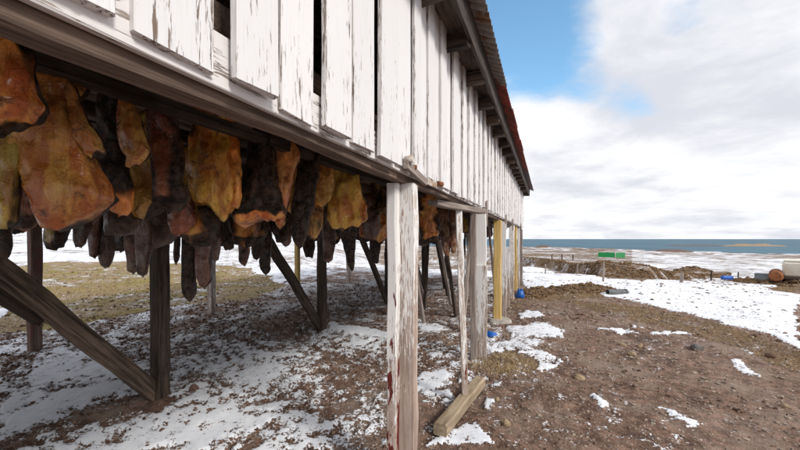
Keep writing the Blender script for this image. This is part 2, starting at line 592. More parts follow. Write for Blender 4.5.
def ground_mat():
    m, t, b = mat_base('ground')
    geo = N(t, 'ShaderNodeNewGeometry')
    P = geo.outputs['Position']

    def at(nm):
        return N(t, 'ShaderNodeAttribute', attribute_name=nm).outputs['Fac']
    f1 = noise(t, P, 38, 5, .65)
    f2 = noise(t, P, 9, 6, .65)
    f3 = noise(t, P, 1.1, 5, .6)
    f4 = noise(t, P, 140, 3, .6)
    vor = N(t, 'ShaderNodeTexVoronoi')
    vor.inputs['Scale'].default_value = 34
    t.links.new(P, vor.inputs['Vector'])
    dirt = mixc(t, mapr(t, f2, .36, .66), (.105, .061, .044), (.275, .170, .124))
    dirt = mixc(t, math_n(t, 'MULTIPLY', mapr(t, f3, .46, .66), .8), dirt, (.27, .205, .165))
    dirt = mixc(t, math_n(t, 'MULTIPLY', mapr(t, f3, .47, .32), .6), dirt, (.055, .034, .027))
    dirt = mixc(t, mapr(t, f1, .57, .68), dirt, (.36, .28, .22))
    dirt = mixc(t, mapr(t, f1, .40, .30), dirt, (.022, .015, .012))
    peb = math_n(t, 'MULTIPLY', mapr(t, vor.outputs['Distance'], .30, .18), mapr(t, noise(t, vor.outputs['Position'], 90, 1), .52, .60))
    dirt = mixc(t, math_n(t, 'MULTIPLY', peb, .75), dirt, (.32, .26, .21))
    dead = mixc(t, mapr(t, f1, .40, .62), (.075, .047, .026), (.31, .205, .105))
    dead = mixc(t, math_n(t, 'MULTIPLY', mapr(t, f3, .45, .62), .6), dead, (.10, .055, .032))
    grass = mixc(t, mapr(t, f1, .38, .62), (.12, .095, .028), (.40, .32, .09))
    grass = mixc(t, mapr(t, f3, .36, .56), grass, (.30, .215, .12))
    col = mixc(t, math_n(t, 'MULTIPLY', at('dead'), mapr(t, f2, .30, .55)), dirt, dead)
    col = mixc(t, math_n(t, 'MULTIPLY', at('grass'), mapr(t, f2, .33, .52)), col, grass)
    far = at('far')
    fm = noise(t, P, 2.3, 6, .7)
    s = math_n(t, 'ADD', at('snow'), math_n(t, 'ADD', math_n(t, 'MULTIPLY', math_n(t, 'SUBTRACT', f1, .5), 2.5),
                                              math_n(t, 'MULTIPLY', math_n(t, 'SUBTRACT', f2, .5), .75)))
    s = math_n(t, 'ADD', s, math_n(t, 'MULTIPLY', math_n(t, 'MULTIPLY', math_n(t, 'SUBTRACT', fm, .5), 1.1), far))
    sm = mapr(t, s, -.02, .05)
    snowc = mixc(t, mapr(t, f2, .3, .7), (.70, .73, .80), (.83, .85, .90))
    snowc = mixc(t, math_n(t, 'MULTIPLY', mapr(t, s, .22, .02), .45), snowc, (.46, .40, .36))
    col = mixc(t, sm, col, snowc)
    t.links.new(col, b.inputs['Base Color'])
    b.inputs['Roughness'].default_value = .85
    b.inputs['Specular IOR Level'].default_value = .22
    h = math_n(t, 'ADD', math_n(t, 'MULTIPLY', f1, .6), math_n(t, 'MULTIPLY', f4, .25))
    h = math_n(t, 'MULTIPLY', h, math_n(t, 'SUBTRACT', 1.0, math_n(t, 'MULTIPLY', sm, .8)))
    h = math_n(t, 'ADD', h, math_n(t, 'MULTIPLY', sm, .6))
    bump(t, b, h, .9, .03)
    return m


M['ground'] = ground_mat()


def grass_mat(name, a, c):
    m, t, b = mat_base(name)
    geo = N(t, 'ShaderNodeNewGeometry')
    n = noise(t, geo.outputs['Position'], 25, 3)
    t.links.new(mixc(t, mapr(t, n, .35, .65), a, c), b.inputs['Base Color'])
    b.inputs['Roughness'].default_value = .85
    b.inputs['Specular IOR Level'].default_value = .15
    return m


M['dead_grass'] = grass_mat('dead_grass', (.15, .092, .048), (.46, .32, .17))
M['green_grass'] = grass_mat('olive_grass', (.11, .09, .03), (.34, .28, .09))
M['clod'] = grass_mat('clod', (.060, .036, .026), (.19, .116, .082))
M['straw'] = grass_mat('straw', (.30, .21, .11), (.60, .46, .28))
M['heath'] = grass_mat('heath', (.07, .042, .026), (.22, .14, .075))
M['pebble'] = grass_mat('pebble', (.13, .095, .075), (.38, .31, .25))


def sea_mat():
    m, t, b = mat_base('sea')
    geo = N(t, 'ShaderNodeNewGeometry')
    mp = N(t, 'ShaderNodeMapping')
    mp.inputs['Scale'].default_value = (.02, .02, .02)
    t.links.new(geo.outputs['Position'], mp.inputs[0])
    n = noise(t, mp.outputs[0], .35, 6, .6)
    w = noise(t, geo.outputs['Position'], .35, 5, .6)
    col = mixc(t, mapr(t, n, .4, .6), (.020, .082, .135), (.034, .125, .18))
    t.links.new(col, b.inputs['Base Color'])
    b.inputs['Roughness'].default_value = .45
    b.inputs['Specular IOR Level'].default_value = .14
    bump(t, b, w, 1.0, .9)
    return m


M['sea'] = sea_mat()

# ------------------------------------------------------------------ ground sheet
view_deg = 90 + math.degrees(TH)
fine = np.radians(np.arange(view_deg + 56, view_deg - 56, -.25))
coarse = np.radians(np.arange(view_deg - 56, view_deg - 304, -3.0))
ang = np.concatenate([fine, coarse])
rad = [0.0]
r = .55
while r < 6000:
    rad.append(r)
    r *= 1.0125 if r < 150 else 1.03
rad = np.array(rad[1:])
A, Rr = np.meshgrid(ang, rad)
GX = (Rr * np.cos(A)).ravel(); GY = (Rr * np.sin(A)).ravel()
s_, g_, d_ = cover_fields(GX, GY)
GZ = height(GX, GY)
near = np.interp(np.hypot(GX, GY), [0, 25, 60], [1, 1, 0])
sn = sstep(-.05, .12, s_)
GZ = GZ + near * (.022 * sn + (1 - sn) * ((fbm(GX * 7, GY * 7, 1, 3) - .5) * .055) + (fbm(GX * 1.3, GY * 1.3, 2, 3) - .5) * .10)
na, nr = len(ang), len(rad)
idx = np.arange(na * nr).reshape(nr, na)
nxt = np.roll(idx, -1, axis=1)
F = np.stack([idx[:-1], idx[1:], nxt[1:], nxt[:-1]], -1).reshape(-1, 4)[:, ::-1]
F = F[:, ::-1]
c0 = len(GX)
V = np.column_stack([np.append(GX, 0), np.append(GY, 0), np.append(GZ, GZ[:na].mean())])
cap = [[c0, int(idx[0, i]), int(nxt[0, i])] for i in range(na)]
me = new_mesh('ground', V, F.tolist() + cap, True)
add_attr(me, 'far', np.append(sstep(8, 25, np.hypot(GX, GY)), 0)); add_attr(me, 'snow', np.append(s_, -1)); add_attr(me, 'grass', np.append(g_, 0)); add_attr(me, 'dead', np.append(d_, 0))
ground = link('ground', me, M['ground'])
tag(ground, kind='structure')


def true_ground(x, y):
    """height of the built ground sheet, snow and clods included"""
    x = np.atleast_1d(np.asarray(x, float)); y = np.atleast_1d(np.asarray(y, float))
    s, _, _ = cover_fields(x, y)
    q = sstep(-.05, .12, s)
    return height(x, y) + .022 * q + (1 - q) * ((fbm(x * 7, y * 7, 1, 3) - .5) * .055) + (fbm(x * 1.3, y * 1.3, 2, 3) - .5) * .10


# sea, one sheet to the horizon
bm = bmesh.new()
bmesh.ops.create_circle(bm, cap_ends=True, segments=96, radius=60000)
me = bpy.data.meshes.new('sea'); bm.to_mesh(me); bm.free()
sea = link('sea', me, M['sea']); sea.location = (0, 0, -10.2)
tag(sea, kind='structure')


def islet(name, px0, px1, dist, h, dx=.25, mat='dead_grass'):
    p0 = pix_dir(px0, 239) * dist; p1 = pix_dir(px1, 239) * dist
    n, mrows = 60, 10
    V = []; Fc = []
    for i in range(n + 1):
        u = i / n
        for j in range(mrows + 1):
            v = j / mrows
            c = p0.lerp(p1, u) + Vector((pix_dir(px0, 239).x, pix_dir(px0, 239).y, 0)) * (v - .5) * 60
            hh = h * (math.sin(math.pi * u) ** .5) * math.sin(math.pi * v) ** .7 * (.4 + 1.1 * float(fbm(u * 9, v * 2, h, 3)))
            V.append((c.x, c.y, -10.6 + hh))
    for i in range(n):
        for j in range(mrows):
            a = i * (mrows + 1) + j
            Fc.append((a, a + mrows + 1, a + mrows + 2, a + 1))
    o = link(name, new_mesh(name, V, Fc, True), M[mat])
    tag(o, kind='structure')
    return o


islet('island', 722, 786, 600, 4.2, mat='stone_tan')
islet('island', 664, 735, 640, 1.6, mat='stone_brown')
islet('island', 535, 552, 520, 3.2, mat='stone_brown')
islet('headland', 648, 694, 330, 2.6, mat='stone_brown')

# ------------------------------------------------------------------ planks
def plank_mesh(name, L, w, t, seed=0, wob=.004, seg=None, ch=.12, skew=0.0):
    """chamfered plank: z along the grain, y the width, x the thickness"""
    rs = np.random.default_rng(seed + 1000)
    seg = seg or max(2, min(14, int(L / .25)))
    c = min(w, t) * ch
    prof = [(-t / 2, -w / 2 + c), (-t / 2 + c, -w / 2), (t / 2 - c, -w / 2), (t / 2, -w / 2 + c),
            (t / 2, w / 2 - c), (t / 2 - c, w / 2), (-t / 2 + c, w / 2), (-t / 2, w / 2 - c)]
    V = []
    for i in range(seg + 1):
        u = i / seg
        ox, oy = rs.normal(0, wob, 2) * (1 if 0 < i < seg else .5)
        for k, (x, y) in enumerate(prof):
            j = rs.normal(0, wob * .5, 2)
            z = u * L
            if i in (0, seg):
                z += skew * y * (1 if i else -1) + rs.normal(0, wob)
            V.append((x + ox * .5 + j[0] * .4, y + oy + j[1], z))
    Fc = [tuple(range(7, -1, -1)), tuple(range(seg * 8, seg * 8 + 8))]
    for i in range(seg):
        for k in range(8):
            a = i * 8 + k; b_ = i * 8 + (k + 1) % 8
            Fc.append((a, b_, b_ + 8, a + 8))
    return new_mesh(name, V, Fc)


PSEED = [0]


def plank(name, p0, p1, w, t, mat, parent, face=(1, 0, 0), wob=.004, skew=0.0, mesh=None, edge=None):
    p0 = Vector(p0); p1 = Vector(p1)
    zax = (p1 - p0).normalized()
    xax = Vector(face)
    xax = (xax - zax * xax.dot(zax)).normalized()
    yax = zax.cross(xax)
    PSEED[0] += 1
    me = mesh or plank_mesh(name, (p1 - p0).length, w, t, PSEED[0], wob, skew=skew)
    if edge and not me.materials:
        me.materials.append(M[mat]); me.materials.append(M[edge])
        for f in me.polygons:
            if abs(f.normal.y) > .5 or abs(f.normal.z) > .9:
                f.material_index = 1
    o = link(name, me, M[mat], parent)
    o.matrix_basis = Matrix((
        (xax.x, yax.x, zax.x, p0.x), (xax.y, yax.y, zax.y, p0.y), (xax.z, yax.z, zax.z, p0.z), (0, 0, 0, 1)))
    return o


def yz(px, py, xp):
    """where the sight line of a pixel meets the upright plane x = xp that runs along the shed"""
    d = pix_dir(px, py)
    t = xp / d.x
    return d.y * t, EYE + d.z * t


# ------------------------------------------------------------------ the shed
shed = bpy.data.objects.new('drying_shed', None)
COL.objects.link(shed)
shed.location = (-3.7, 6.2, 0)
tag(shed, 'long weathered white board shed raised on wooden posts, open underneath', 'shed')
Y0, Y1 = -1.3, 13.9
XW = -.786            # outer boards' middle plane
ZB = 2.022

# front boards: edges read along the bottom of the wall
edges = [(133, 213), (229.5, 271.5), (281, 313), (321, 347), (352, 373), (376.5, 394), (396.5, 410)]
boards = []
y = yz(130, 40, XW)[0]
yy = y
while yy > Y0:
    wdt = .19 + random.random() * .03
    boards.append((yy - .03 - wdt, yy - .03, True)); yy -= wdt + .035
for a, b_ in edges:
    boards.append((yz(a, 100, XW)[0], yz(b_, 100, XW)[0], True))
yy = boards[-1][1] + .03
while yy < Y1 - .1:
    wdt = random.uniform(.12, .19)
    boards.append((yy, yy + wdt, False)); yy += wdt + random.uniform(.012, .04)
for i, (a, b_, op) in enumerate(boards):
    off = (.012 if i % 2 else -.008) + random.uniform(-.004, .004)
    zb = ZB + random.uniform(-.012, .012)
    plank('wall_board', (XW + off, (a + b_) / 2, zb), (XW + off + random.uniform(-.004, .004), (a + b_) / 2 + random.uniform(-.006, .006), 3.52),
          b_ - a, .026, 'white_siding', shed, wob=.002, skew=random.uniform(-.04, .04), edge='white_edge')
# inner boards that close the gaps farther along, and some of the near ones
ys = [b for b in boards]
for i in range(len(ys) - 1):
    a, b_ = ys[i][1], ys[i + 1][0]
    if ys[i][2]:
        continue
    plank('inner_board', (XW - .032, (a + b_) / 2, ZB + .0), (XW - .032, (a + b_) / 2, 3.5), max(.10, b_ - a + .06), .02, 'white_siding', shed, wob=.002)
# rim plank behind the foot of the boards, in three lengths, and the carrying beam
for a, b_ in ((Y0, 1.55), (1.56, 4.9), (4.91, 9.4), (9.41, Y1)):
    plank('rim_plank', (-.813, a, 2.075), (-.813, b_, 2.075), .145, .024, 'white_rim', shed, wob=.0015)
for a, b_ in ((Y0, 3.35), (3.36, 8.6), (8.61, Y1)):
    plank('floor_beam', (-.86, a, 2.062), (-.86, b_, 2.062), .205, .062, 'dark_beam', shed, wob=.004)
    plank('floor_beam', (-3.62, a, 2.062), (-3.62, b_, 2.062), .20, .10, 'dark_beam', shed)
    plank('floor_beam', (-6.85, a, 2.062), (-6.85, b_, 2.062), .20, .08, 'dark_beam', shed)
# cross joists
for k in range(13):
    yj = -.4 + k * 1.18
    plank('joist', (-.90, yj, 2.235), (-6.95, yj, 2.235), .12, .14, 'worn_beam', shed, face=(0, 0, 1), wob=.008)
# loft boards above the joists, added to make the ceiling dark
for k in range(26):
    x = -1.02 - k * .235
    plank('added_loft_board', (x, Y0 + .1, 2.325), (x, Y1 - .1, 2.325), .17, .03, 'dark_beam', shed, face=(0, 0, 1))
# hanging poles under the joists, along the shed
ROWS = [1.18, 1.42, 1.75, 2.15, 2.6, 3.1, 4.1, 4.7, 5.3, 6.0, 6.5]
for d in ROWS:
    plank('hanging_pole', (-d, Y0 + .1, 2.14), (-d, Y1 - .1, 2.14), .055, .05, 'old_post', shed, wob=.006)
# back wall and gables
yy = Y0
sh = None
while yy < Y1:
    o = plank('back_board', (-6.93, yy + .1, 2.02), (-6.93, yy + .1, 3.5), .205, .024, 'white_siding', shed, mesh=sh)
    sh = o.data
    yy += .22
for gy in (Y0 - .02, Y1 + .02):
    x = -.93
    while x > -6.8:
        top = 3.52 + (3.1 - abs(x + 3.86)) * .5
        plank('gable_board', (x, gy, 2.02), (x, gy, top), .205, .024, 'white_siding', shed, face=(0, 1, 0))
        x -= .22

# roof
PIT = math.atan(.5)
XE, ZE = -.435, 3.418
XR = -3.86
ZR = ZE + (XE - XR) * .5
YA, YB = Y0 - .25, Y1 + .35


def sheet(name, y0, y1, side, mat, lift):
    n = int((y1 - y0) / .0127)
    Vv = []
    rs = random.Random(int(y0 * 100) + side)
    e = rs.uniform(-.012, .012)
    for i in range(n + 1):
        yq = y0 + (y1 - y0) * i / n
        wv = .017 * math.sin(yq / .10 * 2 * math.pi)
        for x, z in ((XE + e, ZE - e * .5), ((XE + XR) / 2, (ZE + ZR) / 2), (XR, ZR)):
            xx = x if side > 0 else 2 * XR - x
            Vv.append((xx, yq, z + wv + lift)); Vv.append((xx, yq, z + wv + lift + .0016))
    Fc = []
    for i in range(n):
        a = i * 6
        for k in (0, 2):
            Fc.append((a + k, a + k + 2, a + k + 8, a + k + 6)); Fc.append((a + k + 1, a + k + 7, a + k + 9, a + k + 3))
        Fc.append((a, a + 6, a + 7, a + 1))
    return link(name, new_mesh(name, Vv, Fc, True), M[mat], shed)


yq = YA
k = 0
ygrey = yz(506, 78, XE)[0]
yred = yz(527, 160, XE)[0]
while yq < YB:
    y2 = min(yq + .84, YB)
    mm = 'tin_grey' if yq < ygrey - .4 else ('tin_red' if yq < yred else 'tin_dark')
    sheet('roof_sheet', yq, y2 + .06, 1, mm, .001 + .0035 * (k % 2))
    sheet('roof_sheet', yq, y2 + .06, -1, 'tin_grey', .001 + .0035 * (k % 2))
    yq = y2; k += 1
ridge = plank('ridge_cap', (XR, YA, ZR + .03), (XR, YB, ZR + .03), .30, .03, 'tin_red', shed, face=(0, 0, 1))


def roofz(x):
    return ZE + (XE - x) * .5


# sarking boards under the sheets
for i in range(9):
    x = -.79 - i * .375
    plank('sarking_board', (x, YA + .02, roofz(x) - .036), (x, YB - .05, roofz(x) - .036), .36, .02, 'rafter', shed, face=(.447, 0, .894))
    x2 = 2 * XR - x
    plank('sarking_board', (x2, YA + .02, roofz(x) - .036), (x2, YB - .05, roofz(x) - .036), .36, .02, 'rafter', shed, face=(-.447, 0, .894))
# fascia along the eave, two lengths
for a, b_ in ((YA, 4.7), (4.71, 9.9), (9.91, YB - .02)):
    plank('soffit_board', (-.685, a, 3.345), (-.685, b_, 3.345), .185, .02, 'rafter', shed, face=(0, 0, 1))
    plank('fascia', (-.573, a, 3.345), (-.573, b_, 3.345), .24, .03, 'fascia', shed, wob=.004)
# rafters with their tails
yr = Y0 + .12
while yr < Y1 + .3:
    tz = random.uniform(-.035, .012)
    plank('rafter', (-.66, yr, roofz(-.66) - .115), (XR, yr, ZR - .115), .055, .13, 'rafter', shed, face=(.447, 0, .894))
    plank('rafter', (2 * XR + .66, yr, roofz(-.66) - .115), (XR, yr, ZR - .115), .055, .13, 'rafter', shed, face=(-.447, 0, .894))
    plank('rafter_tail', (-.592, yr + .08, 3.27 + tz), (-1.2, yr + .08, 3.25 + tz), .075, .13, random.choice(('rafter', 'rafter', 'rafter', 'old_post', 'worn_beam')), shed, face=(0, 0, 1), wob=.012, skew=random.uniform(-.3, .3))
    yr += random.uniform(.52, .80)
#plank('wall_plate', (-.735, Y0, 3.232), (-.735, Y1, 3.232), .05, .03, 'rafter', shed)

# posts ------------------------------------------------------------
def floor_z(x, y):
    return float(true_ground(x, y)[0])


def post(px_l, px_r, x, mat, ztop=1.97, w=None, dep=None, lean=0.0, zfoot=None, name='post', par=None):
    """post whose near face spans px_l..px_r at lateral plane x"""
    pc = (px_l + px_r) / 2
    yp = yz(pc, 239, x)[0]
    Zc = -math.sin(TH) * x + math.cos(TH) * yp
    w = w or (px_r - px_l) * Zc / FPX / math.cos(TH)
    dep = dep or w
    zf = (floor_z(x, yp) - .06) if zfoot is None else zfoot
    return plank(name, (x, yp + lean, zf), (x, yp, ztop), w, dep, mat, par or shed, face=(0, 1, 0), wob=.004)


# front row: first post is a plank nailed to a squared post
ypf = yz(400, 239, -.83)[0]
p1 = post(398, 416, -.84, 'front_post', 1.958, dep=.075)
post(388, 398, -.905, 'front_strip', 1.956, dep=.06, name='nailed_strip', par=p1)
# prop plank standing on the loose block
BLK = gpix(463, 400)
yb_ = yz(463, 239, BLK.x)[0]
# two boards side by side
post(470.5, 476, -.88, 'grey_wood', 1.955, dep=.05)
post(475, 485.5, -.82, 'white_post', 1.958, dep=.05)
post(476, 486.5, -.80, 'worn_post', 1.25, dep=.03)
p_yel = post(494, 501, -.86, 'yellow_post', 1.958, dep=.10)
post(500, 506, -.81, 'white_post', 1.955, dep=.04)
post(506.5, 509.5, -.82, 'worn_post', 1.30, dep=.03)
post(509.5, 514, -.84, 'worn_post', 1.958, dep=.09)
post(514, 517, -.84, 'yellow_post', 1.955, dep=.10)
post(517.5, 519.5, -.84, 'worn_post', 1.958, dep=.09)
post(520, 522.5, -.84, 'grey_wood', 1.955, dep=.12)
# short boards hanging below the wall beside the posts
for a, b_, z0, z1 in ((483, 489, 1.78, 2.12), (504.5, 507.5, 1.80, 2.10), (512, 514, 1.82, 2.10), (519.5, 522, 1.80, 2.10)):
    ya = yz((a + b_) / 2, 200, -.755)[0]
    plank('hanging_board', (-.755, ya, z0), (-.755, ya, z1), .11, .028, 'grey_wood', shed, skew=.2)
# stub plank across the tops of the prop and the white post
ya, za = yz(449, 205, -.80); yc, zc = yz(478, 205, -.74)
plank('bearing_plank', (-.93, ya - .05, 1.925), (-.70, yc + .05, 1.925), .10, .055, 'grey_wood', shed, face=(0, 0, 1))

# middle row
BAY = 2.8
ym = yz(160, 398, -3.6)[0]
MID = [ym + BAY * i for i in range(-1, 5)]
mid_posts = []
for i, yp in enumerate(MID):
    if yp > Y1:
        continue
    zf = floor_z(-3.6, yp) - .06
    plank('post', (-3.6, yp, zf), (-3.6, yp, 1.962), .135, .135, 'old_post', shed, face=(0, 1, 0), wob=.006)
    if yp - 1.75 > Y0 - 1:
        plank('brace', (-3.60, yp - .03, zf + .10), (-3.60, yp - 1.62, 1.955), .155, .06, 'brace' if i < 2 else 'old_post', shed, face=(1, 0, 0), wob=.006)
# second, darker brace behind the nearest one
_a = yz(45, 318, -3.70); _b = yz(-60, 258, -3.70)
plank('brace', (-3.70, *_a), (-3.70, *_b), .12, .05, 'old_post', shed, face=(1, 0, 0), wob=.006)
# far row
yf = yz(35, 347, -6.75)[0]
for i in range(-1, 5):
    yp = yf + 2.9 * i
    if yp > Y1 or yp < Y0:
        continue
    mm = ('red_post', 'red_post', 'worn_post', 'yellow_post', 'worn_post', 'worn_post')[i + 1] if i >= 0 else 'old_post'
    plank('post', (-6.75, yp, floor_z(-6.75, yp) - .06), (-6.75, yp, 1.962), .13, .13, mm, shed, face=(0, 1, 0), wob=.006)
# far braces of the last bays, crossing poles seen between the front posts
for k in range(16):
    yb0 = 6.0 + k * .42
    xb = -1.3 - (k * 7 % 5) * .42
    lean = random.choice((-1, 1)) * random.uniform(.7, 1.3)
    plank('pole', (xb, yb0, floor_z(xb, yb0) - .02), (xb - .1, yb0 + lean, 2.13), .07, .06, random.choice(('old_post', 'grey_wood')), shed, wob=.008)

# door latch and bolt on the boards above the first post
la, lz = yz(406, 160, -.765); lb, lz2 = yz(424, 181, -.765)
latch = plank('latch_bar', (-.757, la - .02, lz - .03), (-.757, lb, lz2 - .01), .05, .03, 'grey_wood', shed, wob=.001)


def cyl(name, p0, p1, r, mat, parent=None, seg=16, r2=None):
    p0 = Vector(p0); p1 = Vector(p1)
    bm = bmesh.new()
    L = (p1 - p0).length
    bmesh.ops.create_cone(bm, cap_ends=True, segments=seg, radius1=r, radius2=r if r2 is None else r2, depth=L)
    bmesh.ops.translate(bm, verts=bm.verts, vec=(0, 0, L / 2))
    me = bpy.data.meshes.new(name); bm.to_mesh(me); bm.free()
    for pl in me.polygons:
        pl.use_smooth = len(pl.vertices) == 4
    o = link(name, me, M[mat], parent)
    o.matrix_basis = Matrix.Translation(p0) @ (p1 - p0).to_track_quat('Z', 'Y').to_matrix().to_4x4()
    return o


cyl('latch_knob', (-.77, la, lz + .0), (-.72, la, lz + .005), .022, 'latch_white', latch)
cyl('latch_knob', (-.77, la + .1, lz - .025), (-.735, la + .1, lz - .025), .014, 'rust', latch)
ba, bz = yz(427, 179, -.765); bb, bz2 = yz(437, 177, -.765)
bolt_plate = plank('bolt_plate', (-.766, ba, bz - .015), (-.766, bb, bz - .0), .045, .012, 'latch_white', shed)
cyl('bolt', (-.755, bb - .02, bz), (-.735, bb + .03, bz), .02, 'rust', bolt_plate)

# ------------------------------------------------------------------ prop and block on the ground
bl0 = gpix(440, 437); bl1 = gpix(480, 386)
ax = (bl1 - bl0); ax.z = 0
blk_root = bl0
zg = max(floor_z(*(bl0.lerp(bl1, t)[:2])) for t in (0, .25, .5, .75, 1))
block = plank('timber_block', (bl0.x, bl0.y, zg + .045), (bl1.x, bl1.y, zg + .045), .115, .10, 'block', None, face=(0, 0, 1), wob=.002)
tag(block, 'sawn pale timber block lying on the ground under the thin prop', 'timber')
q = bl0.lerp(bl1, .56)
pt = Vector((-.83, yz(459, 239, -.83)[0], 1.90))
prop = plank('prop', (q.x, q.y, zg + .094), pt, .062, .045, 'worn_post', None, face=(.35, -1, 0), wob=.004)
tag(prop, 'thin flaking white plank propped upright on a timber block', 'prop')

# ------------------------------------------------------------------ hanging meat
AMBER = (.40, .17, .028); YELLOW = (.52, .28, .050); OLIVE = (.27, .15, .026); ORANGE = (.50, .17, .035)
RED = (.19, .055, .026); BROWN = (.16, .075, .026); DARK = (.055, .028, .018); PINK = (.42, .16, .075)


def meat(rows, d, flesh, skin, label, T=None, seed=0, group='cured meat hanging under the shed', name='hanging_meat', yaw=0.0, nu=30, nv=34, fold=1.0, rope=True):
    rs = np.random.default_rng(seed + 50)
    rows = sorted(rows)
    ys_ = np.array([q[0] for q in rows], float); xl = np.array([q[1] for q in rows], float); xr = np.array([q[2] for q in rows], float)
    pc = (xl.mean() + xr.mean()) / 2
    yc_ = yz(pc, 239, -d)[0]
    Zc = math.sin(TH) * d + math.cos(TH) * yc_
    S = Zc / FPX
    zt = EYE + (239 - ys_[0]) * S; zb = EYE + (239 - ys_[-1]) * S
    v = np.linspace(0, 1, nv + 1)
    py = ys_[0] + (ys_[-1] - ys_[0]) * v

    def sm(a):
        q = np.interp(py, ys_, a)
        k_ = np.array([1, 2, 3, 2, 1]) / 9.
        return np.convolve(np.pad(q, 2, mode='edge'), k_, 'valid')
    L = sm(xl); R_ = sm(xr)
    cen = ((L + R_) / 2 - pc) * S; hw = (R_ - L) / 2 * S
    T = min(T * 1.2 if T else 9, float(np.clip(hw.max() * .42, .022, .10)))
    tp = T * np.power(np.clip(1 - np.abs(2 * v - 1) ** 12, 0, 1), .5) + .006
    tp = tp * (.75 + .35 * v)
    endw = np.power(np.clip(1 - np.abs(2 * v - 1) ** 26, 0, 1), .5) * .85 + .15
    a = np.linspace(0, 2 * np.pi, nu, endpoint=False)
    ca = np.sign(np.cos(a)) * np.abs(np.cos(a)) ** .75; sa = np.sign(np.sin(a)) * np.abs(np.sin(a)) ** .6
    X = cen[:, None] + (hw * endw)[:, None] * ca[None]
    Yd = tp[:, None] * sa[None]
    Zv = ((239 - py) * S + EYE)[:, None] + 0 * X
    sc = 1 / max(.12, hw.max())
    nx = vnoise(X * sc * 1.6 + seed * 7.1, Zv * sc * .9, Yd * sc * .8 + seed) - .5
    n2_ = fbm(X * 9 + seed * 3.3, Zv * 7, Yd * 9 + seed, 3) - .5
    n3_ = fbm(X * 26 + seed, Zv * 20, Yd * 26 + seed, 2) - .5
    Yd = Yd + fold * T * (1.5 * nx) + np.sign(sa)[None] * (n2_ * .75 * T + n3_ * .018)
    X = X + n2_ * .22 * hw.max() * (1 if hw.max() > .05 else .5) + n3_ * .012
    rg = 1 - np.abs(2 * fbm(X * 6.5 + 2 * Zv + seed, Zv * 3.2 - X * 1.5, Yd * 5 + seed, 2) - 1)
    rg2 = 1 - np.abs(2 * fbm(X * 15 + seed * 2, Zv * 8 + 3 * X, Yd * 12, 2) - 1)
    Yd = Yd + np.sign(sa)[None] * fold * T * (.55 * (rg ** 3 - .3) + .22 * (rg2 ** 3 - .3))
    ev = sstep(.80, 1, v)[:, None]
    Zv = Zv + ev * (n2_ * 1.9 * min(.10, hw.max() * .7) + n3_ * .05) + n3_ * .008
    vv = np.stack([X, Yd, Zv], -1).reshape(-1, 3)
    top = np.array([[cen[0], 0, zt + .004]]); bot = np.array([[cen[-1], 0, Zv[-1].mean() - .012]])
    vv = np.concatenate([vv, top, bot])
    I = np.arange((nv + 1) * nu).reshape(nv + 1, nu); J = np.roll(I, -1, 1)
    Fc = np.stack([I[:-1], I[1:], J[1:], J[:-1]], -1).reshape(-1, 4).tolist()
    ti, bi = len(vv) - 2, len(vv) - 1
    Fc += [[ti, int(I[0, i]), int(J[0, i])] for i in range(nu)] + [[bi, int(J[-1, i]), int(I[-1, i])] for i in range(nu)]
    vv[:, 2] -= zt
    me = new_mesh(name, vv, Fc, True)
    uu = (ca[None] * .5 + .5) + 0 * X
    sk = np.array([[skin(float(uu[j, i]), float(v[j]), float(sa[i])) for i in range(nu)] for j in range(nv + 1)]).ravel()
    add_attr(me, 'skin', np.append(sk, [sk[0], sk[-1]]))
    o = link(name, me, M['meat'])
    o.color = (*flesh, 1)
    o.location = (-d, yc_, zt)
    o.rotation_euler = (0, 0, TH + yaw)
    tag(o, label, 'meat', group)
    if rope and zt < 2.13:
        rp = cyl('rope', (cen[0], 0, -.03), (cen[0], 0, 2.15 - zt), .006, 'rope', None, seg=6)
        rp.parent = o
    return o


NO = lambda u, v, s: .10 + (.5 if s > .3 else 0) + .38 * max(0, abs(2 * u - 1) - .78) / .22 + .35 * max(0, v - .93) / .07 + .25 * max(0, .2 - v) / .2
EDGE = lambda u, v, s: .30 + .35 * abs(2 * u - 1) + .25 * (v > .9)
LEFT = lambda u, v, s: 1.1 - 1.5 * max(0, u - .45) * 2
RIGHT = lambda u, v, s: .1 + 1.2 * max(0, u - .45) * 2
ALL = lambda u, v, s: 1.0
HALF = lambda u, v, s: .45
TOPD = lambda u, v, s: .75 - .65 * v
BOTD = lambda u, v, s: .1 + .7 * v
UPR = lambda u, v, s: .55 + .2 * (v < .3) - .1 * u

